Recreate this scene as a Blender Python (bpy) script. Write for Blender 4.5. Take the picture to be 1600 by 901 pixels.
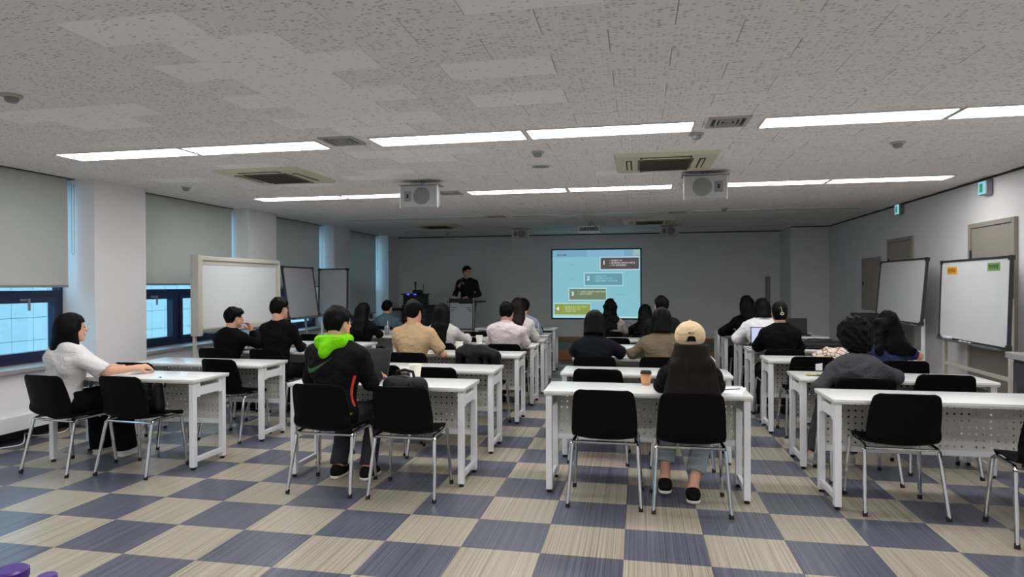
import bpy, bmesh, math, random
import numpy as np
from mathutils import Vector, Matrix, Euler

# ------------------------------------------------------------------ clean
for o in list(bpy.data.objects):
    bpy.data.objects.remove(o, do_unlink=True)
scene = bpy.context.scene
COL = scene.collection
rnd = random.Random(7)

# ------------------------------------------------------------------ camera
cam_d = bpy.data.cameras.new('camera'); cam = bpy.data.objects.new('camera', cam_d)
COL.objects.link(cam); scene.camera = cam
YAW, PITCH, ROLL = .1950, -.0064, -.0036
_f = Vector((-math.sin(YAW)*math.cos(PITCH), math.cos(YAW)*math.cos(PITCH), math.sin(PITCH)))
_r = _f.cross(Vector((0, 0, 1))).normalized(); _u = _r.cross(_f)
_r2 = _r*math.cos(ROLL)+_u*math.sin(ROLL); _u2 = _u*math.cos(ROLL)-_r*math.sin(ROLL)
CAM = Vector((.0767, -3.8671, 1.4693))
M = Matrix.Identity(4)
for i in range(3):
    M[i][0], M[i][1], M[i][2], M[i][3] = _r2[i], _u2[i], -_f[i], CAM[i]
cam.matrix_world = M
cam_d.sensor_fit = 'HORIZONTAL'; cam_d.sensor_width = 36.0
cam_d.lens = 36.0*993.94/1600.0
cam_d.clip_start = .02; cam_d.clip_end = 200

# ------------------------------------------------------------------ sky, exposure
world = bpy.data.worlds.new('overcast_sky'); scene.world = world
world.use_nodes = True
wn = world.node_tree.nodes; wl = world.node_tree.links
bg = wn['Background']
bg.inputs['Color'].default_value = (.74, .89, 1.0, 1)
bg.inputs['Strength'].default_value = SKY = 3.3
scene.view_settings.view_transform = 'Standard'
scene.view_settings.look = 'None'
scene.view_settings.exposure = 0.0
scene.view_settings.gamma = 1.0
scene.view_settings.use_curve_mapping = False
LAMP = 17.0                 # emission of the lit ceiling panels

# ------------------------------------------------------------------ helpers
def lin(c):
    if max(c) > 1.0: c = [v/255.0 for v in c]
    return tuple((v/12.92 if v <= .04045 else ((v+.055)/1.055)**2.4) for v in c)

def new_mat(name):
    m = bpy.data.materials.new(name); m.use_nodes = True
    return m, m.node_tree.nodes, m.node_tree.links, m.node_tree.nodes['Principled BSDF']

def mat(name, col, rough=.5, metal=0., spec=.5, noise=0., nscale=20., bump=0., bscale=60., stretch=(1, 1, 1), coat=0., trans=0.):
    """Principled with optional colour mottling and bump, object-space procedural."""
    m, n, l, b = new_mat(name)
    c = lin(col)
    b.inputs['Base Color'].default_value = (*c, 1)
    b.inputs['Roughness'].default_value = rough
    b.inputs['Metallic'].default_value = metal
    b.inputs['Specular IOR Level'].default_value = spec
    if coat: b.inputs['Coat Weight'].default_value = coat
    if trans: b.inputs['Transmission Weight'].default_value = trans
    if noise or bump:
        tc = n.new('ShaderNodeTexCoord'); mp = n.new('ShaderNodeMapping'); mp.inputs['Scale'].default_value = stretch
        l.new(tc.outputs['Object'], mp.inputs['Vector'])
    if noise:
        t = n.new('ShaderNodeTexNoise'); t.inputs['Scale'].default_value = nscale; t.inputs['Detail'].default_value = 4
        l.new(mp.outputs[0], t.inputs['Vector'])
        r = n.new('ShaderNodeMapRange'); r.inputs['To Min'].default_value = 1-noise; r.inputs['To Max'].default_value = 1+noise
        l.new(t.outputs[0], r.inputs['Value'])
        mx = n.new('ShaderNodeMix'); mx.data_type = 'RGBA'; mx.blend_type = 'MULTIPLY'; mx.inputs[0].default_value = 1
        mx.inputs[6].default_value = (*c, 1); l.new(r.outputs[0], mx.inputs[7]); l.new(mx.outputs[2], b.inputs['Base Color'])
    if bump:
        t2 = n.new('ShaderNodeTexNoise'); t2.inputs['Scale'].default_value = bscale; t2.inputs['Detail'].default_value = 3
        l.new(mp.outputs[0], t2.inputs['Vector'])
        bp = n.new('ShaderNodeBump'); bp.inputs['Strength'].default_value = bump; bp.inputs['Distance'].default_value = .01
        l.new(t2.outputs[0], bp.inputs['Height']); l.new(bp.outputs[0], b.inputs['Normal'])
    return m

def emis(name, col, s):
    m, n, l, b = new_mat(name)
    b.inputs['Base Color'].default_value = (*[v*.3 for v in lin(col)], 1)
    b.inputs['Emission Color'].default_value = (*lin(col), 1)
    b.inputs['Emission Strength'].default_value = s
    b.inputs['Roughness'].default_value = .6
    return m

class MB:
    def __init__(s): s.v = []; s.f = []
    def add(s, vs, fs):
        k = len(s.v); s.v += [tuple(p) for p in vs]; s.f += [tuple(i+k for i in q) for q in fs]; return s
    def box(s, x0, x1, y0, y1, z0, z1, R=None, o=None):
        vs = [(x, y, z) for z in (z0, z1) for y in (y0, y1) for x in (x0, x1)]
        if R is not None: vs = [tuple(R @ Vector(p) + (o or Vector())) for p in vs]
        return s.add(vs, [(0, 2, 3, 1), (4, 5, 7, 6), (0, 1, 5, 4), (2, 6, 7, 3), (0, 4, 6, 2), (1, 3, 7, 5)])
    def cone(s, p0, p1, r0, r1=None, n=12, caps=True):
        r1 = r0 if r1 is None else r1
        p0, p1 = Vector(p0), Vector(p1); d = (p1-p0).normalized()
        a = d.orthogonal().normalized(); b = d.cross(a)
        vs = []
        for p, r in ((p0, r0), (p1, r1)):
            for i in range(n):
                t = 2*math.pi*i/n; vs.append(p+(a*math.cos(t)+b*math.sin(t))*r)
        fs = [(i, (i+1) % n, n+(i+1) % n, n+i) for i in range(n)]
        if caps: fs += [tuple(range(n-1, -1, -1)), tuple(range(n, 2*n))]
        return s.add(vs, fs)
    def tube(s, pts, r, n=8, caps=True):
        pts = [Vector(p) for p in pts]; m = len(pts); vs = []
        a = None
        for i, p in enumerate(pts):
            d = (pts[min(i+1, m-1)]-pts[max(i-1, 0)]).normalized()
            if a is None: a = d.orthogonal().normalized()
            a = (a-d*a.dot(d)).normalized(); b = d.cross(a)
            rr = r[i] if isinstance(r, (list, tuple)) else r
            for k in range(n):
                t = 2*math.pi*k/n; vs.append(p+(a*math.cos(t)+b*math.sin(t))*rr)
        fs = [(i*n+k, i*n+(k+1) % n, (i+1)*n+(k+1) % n, (i+1)*n+k) for i in range(m-1) for k in range(n)]
        if caps: fs += [tuple(range(n-1, -1, -1)), tuple(range((m-1)*n, m*n))]
        return s.add(vs, fs)
    def lathe(s, prof, n=20, c=(0, 0, 0)):
        vs = []; m = len(prof)
        for r, z in prof:
            for k in range(n):
                t = 2*math.pi*k/n; vs.append((c[0]+r*math.cos(t), c[1]+r*math.sin(t), c[2]+z))
        fs = [(i*n+k, i*n+(k+1) % n, (i+1)*n+(k+1) % n, (i+1)*n+k) for i in range(m-1) for k in range(n)]
        fs += [tuple(range(n-1, -1, -1)), tuple(range((m-1)*n, m*n))]
        return s.add(vs, fs)
    def mesh(s, name, bevel=0., segs=1, smooth=True, angle=35):
        me = bpy.data.meshes.new(name); me.from_pydata(s.v, [], s.f)
        if bevel:
            bm = bmesh.new(); bm.from_mesh(me)
            bmesh.ops.bevel(bm, geom=[e for e in bm.edges if len(e.link_faces) == 2 and e.calc_face_angle(0) > .5],
                            offset=bevel, segments=segs, profile=.7, affect='EDGES', clamp_overlap=True)
            bm.to_mesh(me); bm.free()
        if smooth:
            me.shade_smooth(); me.set_sharp_from_angle(angle=math.radians(angle))
        me.update(); return me

def link(name, me, m=None, parent=None, loc=None, rot=None):
    if isinstance(me, MB): me = me.mesh(name)
    o = bpy.data.objects.new(name, me); COL.objects.link(o)
    if m is not None and me is not None and not me.materials: me.materials.append(m)
    if parent is not None: o.parent = parent
    if loc is not None: o.location = loc
    if rot is not None: o.rotation_euler = rot
    return o
def bx(*a): return MB().box(*a)
def part(name, mb, m, parent, bevel=0., loc=None, rot=None, segs=1, label=None):
    o = link(name, mb.mesh(name, bevel, segs) if isinstance(mb, MB) else mb, m, parent, loc, rot)
    if label: o['label'] = label
    return o
def tag(o, label, cat, group=None):
    o['label'] = label; o['category'] = cat
    if group: o['group'] = group
    return o
def thing(name, label, cat, loc=(0, 0, 0), rz=0., group=None, rot=None):
    o = bpy.data.objects.new(name, None); COL.objects.link(o); o.empty_display_size = .1
    o.location = loc; o.rotation_euler = rot if rot else (0, 0, rz)
    return tag(o, label, cat, group)
def struct(name, mb, m, parent=None, bevel=0., label=None):
    o = link(name, mb.mesh(name, bevel) if isinstance(mb, MB) else mb, m, parent)
    o['kind'] = 'structure'
    if label: o['label'] = label
    return o
KIDS = {}
def copy_tree(o, parent=None):
    c = o.copy(); COL.objects.link(c); c.parent = parent
    for ch in list(o.children): copy_tree(ch, c)
    return c

# ------------------------------------------------------------------ base materials
M_wall = mat('wall_paint', (222, 222, 224), .75, spec=.3, noise=.03, nscale=3, bump=.05, bscale=180)
M_pillar = mat('pillar_paint', (226, 225, 227), .75, spec=.3, bump=.05, bscale=180)
M_white = mat('white_powder_coat', (226, 228, 232), .35)
M_top = mat('white_laminate', (232, 235, 236), .22, coat=.15)
M_topedge = mat('table_edge', (190, 188, 180), .4)
M_panel = mat('perforated_steel', (198, 198, 192), .45)
M_black = mat('black_plastic', (7, 7, 8), .55, spec=.1, bump=.04, bscale=400)
M_chrome = mat('chrome', (205, 207, 210), .12, metal=1)
M_rubber = mat('black_rubber', (14, 14, 14), .7)
M_dark = mat('dark_trim', (34, 34, 36), .5)
M_navy = mat('navy_window_frame', (20, 32, 66), .4)
M_wood = mat('stage_wood', (150, 112, 72), .5, noise=.2, nscale=8, stretch=(1, 1, 12))
M_grey = mat('grey_plastic', (130, 131, 133), .5)
M_alu = mat('aluminium', (150, 152, 156), .35, metal=.8)
M_cream = mat('cream_plastic', (205, 200, 178), .5)
M_door = mat('door_paint', (150, 143, 135), .5, bump=.02)
M_wb = mat('whiteboard_enamel', (218, 220, 222), .2, noise=.02, nscale=4)
M_paper = mat('paper', (235, 236, 238), .8)
M_bfab = mat('black_fabric', (14, 14, 16), .9, spec=.2, bump=.3, bscale=300)

# ------------------------------------------------------------------ room dimensions
H = 2.59; XR = 3.74; YB = 10.45; YF = -6.0
XP = -5.5; XBL = -5.75; XG = -5.95
TX, TY = .45, .432
def in_view(p):
    d = Vector(p)-CAM; z = d.dot(_f)
    if z < .3: return False, 0
    x = d.dot(_r2)/z*993.94; y = d.dot(_u2)/z*993.94
    return (abs(x) < 840 and abs(y) < 480), z

# ---------- floor: sub-floor plus tiles
def floor_mat(name, c1, c2, c3):
    m, n, l, b = new_mat(name)
    g = n.new('ShaderNodeNewGeometry'); mp = n.new('ShaderNodeMapping'); mp.inputs['Scale'].default_value = (85, .3, 1)
    l.new(g.outputs['Position'], mp.inputs['Vector'])
    t = n.new('ShaderNodeTexNoise'); t.inputs['Scale'].default_value = 1.0; t.inputs['Detail'].default_value = 3; t.inputs['Roughness'].default_value = .7
    l.new(mp.outputs[0], t.inputs['Vector'])
    cr = n.new('ShaderNodeValToRGB'); cr.color_ramp.elements[0].position = .36; cr.color_ramp.elements[1].position = .66
    cr.color_ramp.elements[0].color = (*lin(c1), 1); cr.color_ramp.elements[1].color = (*lin(c3), 1)
    e = cr.color_ramp.elements.new(.5); e.color = (*lin(c2), 1)
    l.new(t.outputs[0], cr.inputs[0]); l.new(cr.outputs[0], b.inputs['Base Color'])
    b.inputs['Roughness'].default_value = .34
    b.inputs['Specular IOR Level'].default_value = .45
    bp = n.new('ShaderNodeBump'); bp.inputs['Strength'].default_value = .12; bp.inputs['Distance'].default_value = .004
    l.new(t.outputs[0], bp.inputs['Height']); l.new(bp.outputs[0], b.inputs['Normal'])
    return m
M_beige = floor_mat('floor_tile_beige', (134, 125, 109), (164, 156, 141), (184, 178, 162))
M_blue = floor_mat('floor_tile_slate', (66, 67, 80), (88, 90, 106), (108, 111, 127))
M_joint = mat('floor_joint', (150, 146, 138), .6)
XF0 = -5.78
floor = struct('floor', bx(XF0, XR, YF, YB, -.12, -.004), M_joint, label='checkerboard vinyl tile floor in beige and slate blue')
def tile_mesh(name, sx, sy, t, bev=.0015):
    b = MB(); c = bev
    vs = [(-sx/2, -sy/2, -t), (sx/2, -sy/2, -t), (sx/2, sy/2, -t), (-sx/2, sy/2, -t),
          (-sx/2, -sy/2, -c), (sx/2, -sy/2, -c), (sx/2, sy/2, -c), (-sx/2, sy/2, -c),
          (-sx/2+c, -sy/2+c, 0), (sx/2-c, -sy/2+c, 0), (sx/2-c, sy/2-c, 0), (-sx/2+c, sy/2-c, 0)]
    fs = [(3, 2, 1, 0), (8, 9, 10, 11)]
    for i in range(4):
        j = (i+1) % 4
        fs += [(i, j, 4+j, 4+i), (4+i, 4+j, 8+j, 8+i)]
    b.add(vs, fs); return b
tm = [tile_mesh('tile', TX-.0016, TY-.0016, .004).mesh('tile', smooth=False) for _ in range(2)]
tm[0].materials.append(M_beige); tm[1].materials.append(M_blue)
cells = []
for i in range(-13, 9):
    for j in range(-14, 20):
        x0, x1 = max(i*TX, XF0+.0), min((i+1)*TX, XR)
        if x1-x0 < .03: continue
        cells.append((i, j, x0, x1))
full = [(i, j) for i, j, x0, x1 in cells if x1-x0 > TX-.01]
scored = []
for i, j in full:
    c = ((i+.5)*TX, (j+.5)*TY, 0); v, z = in_view(c)
    if v and c[1] < 8.3: scored.append((z, i, j))
scored.sort()
near = {(i, j) for _, i, j in scored[:300]}
for i, j in near:
    link('tile', tm[(i+j) % 2], None, floor, ((i+.5)*TX, (j+.5)*TY, 0))
far = [MB(), MB()]
for i, j, x0, x1 in cells:
    if (i, j) in near or (j+.5)*TY > 8.4: continue
    t = tile_mesh('t', x1-x0-.0016, TY-.0016, .004)
    cx = (x0+x1)/2; cy = (j+.5)*TY
    far[(i+j) % 2].add([(v[0]+cx, v[1]+cy, v[2]) for v in t.v], t.f)
for k in range(2):
    o = link('far_tiles', far[k].mesh('far_tiles', smooth=False), (M_beige, M_blue)[k], floor); o['kind'] = 'stuff'

# ---------- ceiling with mineral-fibre tiles in running bond
def ceil_mat(name, base, dens):
    m, n, l, b = new_mat(name)
    g = n.new('ShaderNodeNewGeometry'); mp = n.new('ShaderNodeMapping'); mp.inputs['Scale'].default_value = (38, 105, 1)
    l.new(g.outputs['Position'], mp.inputs['Vector'])
    nz = n.new('ShaderNodeTexNoise'); nz.inputs['Scale'].default_value = 1.6; nz.inputs['Detail'].default_value = 2
    l.new(mp.outputs[0], nz.inputs['Vector'])
    ad = n.new('ShaderNodeMixRGB'); ad.blend_type = 'ADD'; ad.inputs[0].default_value = .9
    l.new(mp.outputs[0], ad.inputs[1]); l.new(nz.outputs[1], ad.inputs[2])
    v = n.new('ShaderNodeTexVoronoi'); v.feature = 'F1'; v.inputs['Scale'].default_value = 1.0
    l.new(ad.outputs[0], v.inputs['Vector'])
    sep = n.new('ShaderNodeSeparateColor'); l.new(v.outputs['Color'], sep.inputs[0])
    thr = n.new('ShaderNodeMapRange'); thr.inputs['From Min'].default_value = 1-dens; thr.inputs['From Max'].default_value = 1.0
    thr.inputs['To Min'].default_value = 0; thr.inputs['To Max'].default_value = .52
    l.new(sep.outputs[0], thr.inputs['Value'])
    lt = n.new('ShaderNodeMath'); lt.operation = 'LESS_THAN'; l.new(v.outputs['Distance'], lt.inputs[0]); l.new(thr.outputs[0], lt.inputs[1])
    mx = n.new('ShaderNodeMix'); mx.data_type = 'RGBA'; l.new(lt.outputs[0], mx.inputs[0])
    c = lin(base); mx.inputs[6].default_value = (*c, 1); mx.inputs[7].default_value = (*[q*.55 for q in c], 1)
    l.new(mx.outputs[2], b.inputs['Base Color'])
    b.inputs['Roughness'].default_value = .9; b.inputs['Specular IOR Level'].default_value = .15
    return m
M_ct = ceil_mat('ceiling_tile_aged', (238, 232, 229), .6)
M_cn = ceil_mat('ceiling_tile_new', (246, 245, 244), .22)
M_cb = mat('ceiling_gap', (150, 148, 146), .9)
ceiling = struct('ceiling', bx(-6.1, XR+.1, YF, YB+.1, H+.012, H+.2), M_cb, label='ceiling of speckled mineral fibre tiles')
CX, CY, CX0, CY0 = .58, .272, -.92, -.755
PALE_PTS = [(-2.06,-1.45),(-1.73,-1.21),(-2.03,-0.93),(-1.76,-0.65),(-2.05,-0.36),(-1.66,-0.09),(-2.08,0.20),(-1.66,0.44),(-3.07,-0.40),(-3.72,-0.35),(-3.44,-0.11),(-3.47,1.49),(-4.53,2.03),(-2.21,1.26),(-1.68,1.48),(-2.21,1.97),(-3.55,2.69),(-0.63,-0.60),(-0.64,-0.03),(-0.24,2.69),(-0.51,-1.39),(-1.38,0.08),(-1.60,-0.35),(-1.70,-1.02),(-2.49,2.32),(-1.68,1.21),(-3.87,-0.42)]
def crow(y): return math.floor((y-CY0)/CY)
def ccol(x, r): return math.floor((x-CX0-(CX/2 if r % 2 else 0))/CX)
pset = set()
for x, y in PALE_PTS:
    r = crow(y); pset.add((ccol(x, r), r))
cm = [tile_mesh('ceiling_tile', CX-.003, CY-.003, .012, .002).mesh('ceiling_tile', smooth=False) for _ in range(2)]
for me in cm:
    for v in me.vertices: v.co.z = -v.co.z
    me.flip_normals()
cm[0].materials.append(M_ct); cm[1].materials.append(M_cn)
cc = []
for r in range(crow(YF), crow(YB)+1):
    ox = CX0+(CX/2 if r % 2 else 0)
    for k in range(-10, 9):
        x0, x1 = max(ox+k*CX, -5.72), min(ox+(k+1)*CX, XR)
        if x1-x0 > .04: cc.append((k, r, x0, x1))
sc = []
for k, r, x0, x1 in cc:
    p = ((x0+x1)/2, CY0+(r+.5)*CY, H); v, z = in_view(p)
    if v and x1-x0 > CX-.01: sc.append((z, k, r))
sc.sort(); cnear = {(k, r) for _, k, r in sc[:300]}
cfar = [MB(), MB()]
for k, r, x0, x1 in cc:
    p = ((x0+x1)/2, CY0+(r+.5)*CY, H)
    w = 1 if (k, r) in pset else 0
    if (k, r) in cnear:
        dz = -abs(rnd.gauss(0, .0008)); rx = rnd.gauss(0, .0016)
        link('ceiling_tile', cm[w], None, ceiling, (p[0], p[1], H+dz), (rx, 0, 0))
    else:
        t = tile_mesh('t', x1-x0-.003, CY-.003, .012, .002)
        cfar[w].add([(q[0]+p[0], q[1]+p[1], H-q[2]) for q in t.v], [tuple(reversed(f)) for f in t.f])
for w in range(2):
    if cfar[w].v:
        o = link('far_ceiling_tiles', cfar[w].mesh('far_ceiling_tiles', smooth=False), (M_ct, M_cn)[w], ceiling); o['kind'] = 'stuff'

# ---------- walls
struct('wall_back', bx(XF0-.3, XR+.2, YB, YB+.2, -.1, H+.2), M_wall, label='plain grey wall behind the stage')
struct('wall_right', bx(XR, XR+.2, YF, YB, -.1, H+.2), M_wall, label='grey painted wall with two doors')
struct('wall_rear', bx(XF0-.3, XR+.2, YF-.2, YF, -.1, H+.2), M_wall, label='wall behind the camera')
struct('trim_1', bx(XR-.012, XR, YF, 9.5, H-.02, H+.004), M_dark, label='dark shadow-gap trim along right ceiling edge')
struct('trim_2', bx(-5.7, 3.04, YB-.012, YB, H-.02, H+.004), M_dark, label='dark shadow-gap trim along back ceiling edge')
struct('wall_pillar_right', bx(3.04, XR, 9.5, YB, 0, H+.01), M_wall, label='square corner pillar at the back right')
struct('trim_3', bx(3.03, XR, 9.49, 9.5, H-.018, H+.004), M_dark)
struct('baseboard_back', bx(-5.4, 3.04, YB-.02, YB, .2, .285), M_wood, label='wooden baseboard along the back wall')
struct('baseboard_right', bx(XR-.015, XR, YF, 9.5, 0, .09), M_dark, label='dark baseboard along the right wall')
# left side: low wall, sill, pillars, windows
PIL = [(-3.57, -2.86), (-.87, -.16), (1.822, 2.531), (4.512, 5.242), (7.193, 7.857), (9.834, YB)]
BAY = [(YF, -3.57), (-2.86, -.87), (-.16, 1.822), (2.531, 4.512), (5.242, 7.193), (7.857, 9.834)]
struct('wall_left', bx(-6.1, -5.6, YF, YB, .14, .665), M_pillar, label='low white wall under the windows')
struct('wall_left_recess', bx(-6.1, XF0+.02, YF, YB, -.1, .14), M_dark, label='dark recess at the foot of the window wall')
struct('wall_left_header', bx(-6.1, -5.735, YF, YB, H-.006, H+.1), M_dark, label='dark curtain pocket along the window heads')
for a, b_ in PIL:
    struct('wall_pillar', bx(-6.1, XP, a, b_, 0, H+.01), M_pillar, label='white square pillar between the windows')
M_stone = mat('granite_sill', (150, 145, 142), .4, noise=.25, nscale=90)
for n_, (a, b_) in enumerate(BAY):
    struct('trim_sill', bx(-6.0, -5.53, a+.002, b_-.002, .665, .70), M_stone, label='granite window sill with a grey speckled edge')
    struct('trim_duct', bx(-5.6, -5.52, a-.3 if n_ else a, min(b_+.3, YB), .135, .275), M_white, bevel=.004, label='white trunking along the foot of the window wall')
# windows
def glass_mat():
    m, n, l, b = new_mat('window_glass')
    b.inputs['Base Color'].default_value = (.62, .86, .95, 1); b.inputs['Roughness'].default_value = 0
    tr = n.new('ShaderNodeBsdfTransparent'); tr.inputs[0].default_value = (.68, .89, .97, 1)
    gl = n.new('ShaderNodeBsdfGlossy'); gl.inputs['Roughness'].default_value = .02
    mx = n.new('ShaderNodeMixShader'); mx.inputs[0].default_value = .07; l.new(tr.outputs[0], mx.inputs[1]); l.new(gl.outputs[0], mx.inputs[2])
    l.new(mx.outputs[0], n['Material Output'].inputs[0]); return m
M_glass = glass_mat()
def window(idx, a, b_):
    w = bpy.data.objects.new('window_%d' % idx, None); COL.objects.link(w); w['kind'] = 'structure'
    w['label'] = 'navy-framed window with a low opening sash and a tall fixed pane'
    x0, x1 = XG-.05, XG+.05; mid = (a+b_)/2
    fr = MB()
    fr.box(x0, x1, a, b_, .70, .76).box(x0, x1, a, b_, 1.36, 1.425).box(x0, x1, a, b_, 2.50, H)
    fr.box(x0, x1, a, a+.06, .76, 1.36).box(x0, x1, b_-.06, b_, .76, 1.36).box(x0, x1, mid-.045, mid+.045, .76, 1.36)
    fr.box(x0, x1, a, a+.05, 1.425, 2.5).box(x0, x1, b_-.03, b_, 1.425, 2.5)
    part('window_frame', fr, M_navy, w)
    for p, q in ((a+.06, mid-.045), (mid+.045, b_-.06)):
        s = MB(); X0, X1 = XG-.02, XG+.065
        s.box(X0, X1, p, q, .76, .81).box(X0, X1, p, q, 1.30, 1.36).box(X0, X1, p, p+.05, .81, 1.30).box(X0, X1, q-.05, q, .81, 1.30)
        so = part('window_sash', s, M_navy, w)
        part('window_pane', bx(XG+.02, XG+.026, p+.05, q-.05, .81, 1.30), M_glass, so)
        hm = MB(); hc = (p+q)/2+.08
        hm.box(X1, X1+.014, hc-.07, hc+.03, 1.318, 1.342).box(X1+.014, X1+.03, hc+.0, hc+.022, 1.225, 1.345)
        part('window_handle', hm, M_alu, so, bevel=.003)
    part('window_pane', bx(XG+.0, XG+.006, a+.05, b_-.03, 1.425, 2.5), M_glass, w)
for i_, (a, b_) in enumerate(BAY): window(i_+1, a, b_)
def blind_mat():
    m, n, l, b = new_mat('roller_blind_fabric')
    b.inputs['Base Color'].default_value = (*lin((208, 207, 202)), 1); b.inputs['Roughness'].default_value = .9; b.inputs['Specular IOR Level'].default_value = .1
    tr = n.new('ShaderNodeBsdfTranslucent'); tr.inputs[0].default_value = (*lin((206, 198, 186)), 1)
    mx = n.new('ShaderNodeMixShader'); mx.inputs[0].default_value = .3
    l.new(b.outputs[0], mx.inputs[1]); l.new(tr.outputs[0], mx.inputs[2]); l.new(mx.outputs[0], n['Material Output'].inputs[0])
    return m
M_blind = blind_mat()
BL = [(YF, -3.65, 1.4), (-2.86, -.95, 1.47), (-.16, 1.744, 1.468), (2.56, 4.473, 1.486), (5.27, 7.088, 1.44), (7.89, 9.692, .84)]
BLAB = ['behind the camera', 'beside the camera', 'nearest visible to the camera, above the person in white', 'second from the camera, above the copyboard', 'third from the camera, above the tilted boards', 'farthest from the camera, pulled almost to the sill']
for (a, b_, zb), lb in zip(BL, BLAB):
    t = thing('roller_blind', 'grey roller blind ' + lb, 'blind', (XBL, (a+b_)/2, zb), group='roller blinds')
    w = (b_-a)/2; h = H-.006-zb
    part('blind_fabric', bx(-.0012, .0012, -w, w, 0, h), M_blind, t)
    part('bottom_bar', bx(-.008, .008, -w, w, -.012, .012), M_grey, t, bevel=.003)
    part('roller_tube', MB().cone((-.028, -w, h-.028), (-.028, w, h-.028), .024), M_grey, t)
    ch = [(.03, w+.02, h-.05-.06*q) for q in range(13)]
    lp = ch+[(.03, w+.035, h-.05-.06*12-.02)]+[(.03, w+.05, z) for _, _, z in reversed(ch)]
    part('pull_chain', MB().tube(lp, .0022, 5), M_grey, t)
# outside: neighbouring tiled wall
M_out = mat('outside_wall', (196, 205, 208), .8, noise=.06, nscale=5)
M_outj = mat('outside_joint', (168, 180, 186), .9)
ow = struct('wall_outside', bx(-9.3, -9.0, -9, 16, -2, 1.75), M_outj, label='pale tiled wall of the neighbouring building outside')
otm = bx(-.012, .012, -.169, .169, -.169, .169).mesh('outside_tile', smooth=False); otm.materials.append(M_out)
for a in range(-4, 22):
    for k in range(0, 9):
        link('outside_tile', otm, None, ow, (-8.99, 2.0+a*.345, -.9+k*.245*1.0 if False else -1.25+k*.345))
struct('wall_outside_coping', bx(-9.35, -8.9, -9, 16, 1.75, 1.9), mat('coping', (225, 230, 232), .7))
struct('wall_outside_ground', bx(-9.3, -6.1, -9, 16, -2.1, -2.0), M_outj)
for k_, yy in enumerate((1.9, 5.6, 9.2)):
    t = thing('wall_vent', 'round grey vent cap on the tiled wall outside, seen through window %s' % ('nearest the camera', 'beside the copyboard', 'farthest away')[k_], 'vent', (-8.975, yy, .42))
    part('vent_hood', MB().lathe([(.13, 0), (.13, .05), (.10, .09), (.03, .10)], 20).mesh('vent_hood'), M_grey, t, rot=(0, math.pi/2, 0))
    part('vent_flange', MB().lathe([(.16, 0), (.16, .012)], 20).mesh('vent_flange'), M_alu, t, rot=(0, math.pi/2, 0))

# ---------- stage
M_carpet = mat('stage_carpet', (112, 122, 112), .95, bump=.3, bscale=250)
st = thing('stage', 'low carpeted stage with wooden front along the back wall', 'stage', (-1.0, 8.39, 0))
part('riser', bx(-4.55, 4.04, 0, .03, 0, .20), M_wood, st, bevel=.004)
part('deck', bx(-4.55, 4.04, .03, YB-8.39-.022, .0, .20), M_carpet, st)

# ================================================================== ceiling fittings
M_diff = emis('lit_diffuser', (255, 253, 250), LAMP)
M_diff_off = mat('unlit_diffuser', (196, 200, 204), .45)
M_lf = mat('lamp_frame', (215, 215, 214), .5)
def light_proto(lit):
    t = thing('ceiling_light', 'x', 'ceiling light')
    fr = MB(); w, d = .595, .145
    fr.box(-w, w, -d, -d+.012, -.010, .004).box(-w, w, d-.012, d, -.010, .004).box(-w, -w+.012, -d+.012, d-.012, -.010, .004).box(w-.012, w, -d+.012, d-.012, -.010, .004)
    part('light_frame', fr, M_lf, t, bevel=.002)
    part('diffuser', bx(-w+.012, w-.012, -d+.012, d-.012, -.006, .003), M_diff if lit else M_diff_off, t)
    return t
LX = [-4.175, -2.965, -1.34, -.125, 1.515, 2.725]
LR = [(-4.85, True, 'row behind the camera'), (-2.02, True, 'overhead row before the view'), (.81, True, 'row nearest the camera'), (3.64, True, 'second row'), (6.39, False, 'third row'), (8.95, False, 'row above the stage')]
ordn = ['leftmost', 'second from the left', 'third from the left', 'third from the right', 'second from the right', 'rightmost']
proto = {}
for y, lit, rn in LR:
    for k, x in enumerate(LX):
        if lit not in proto: proto[lit] = o = light_proto(lit)
        else: o = copy_tree(proto[lit])
        o.location = (x, y, H-.002)
        tag(o, '%s ceiling light panel, %s in the %s' % ('lit white' if lit else 'switched-off grey', ordn[k], rn), 'ceiling light', 'ceiling light panels')
M_dif = mat('diffuser_grey', (168, 168, 166), .5)
def diffuser(loc, label):
    t = thing('air_diffuser', label, 'air vent', loc, group='square air diffusers')
    fr = MB(); s = .14
    fr.box(-s, s, -s, -s+.03, -.012, .004).box(-s, s, s-.03, s, -.012, .004).box(-s, -s+.03, -s+.03, s-.03, -.012, .004).box(s-.03, s, -s+.03, s-.03, -.012, .004)
    part('vent_frame', fr, M_dif, t, bevel=.002)
    part('duct_back', bx(-s+.03, s-.03, -s+.03, s-.03, -.001, .003), M_dark, t)
    for q in (.085, .055, .025):
        r = MB(); r.box(-q, q, -q, -q+.012, -.010, -.002).box(-q, q, q-.012, q, -.010, -.002).box(-q, -q+.012, -q+.012, q-.012, -.010, -.002).box(q-.012, q, -q+.012, q-.012, -.010, -.002)
        part('vane', r, M_dif, t)
for x, y, lb in ((-2.17, .73, 'grey square air diffuser left of centre in the nearest light row'), (.69, .74, 'grey square air diffuser right of centre in the nearest light row'),
                 (-2.17, 3.6, 'grey square air diffuser behind the left speaker'), (.72, 3.62, 'grey square air diffuser behind the right speaker'),
                 (-2.2, 6.35, 'dark square air diffuser left of the projector'), (.69, 6.35, 'dark square air diffuser right of the projector')):
    diffuser((x, y, H), lb)
M_grille = mat('ac_grille', (98, 92, 72), .6); M_slot = mat('ac_slot', (46, 44, 36), .6)
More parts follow.
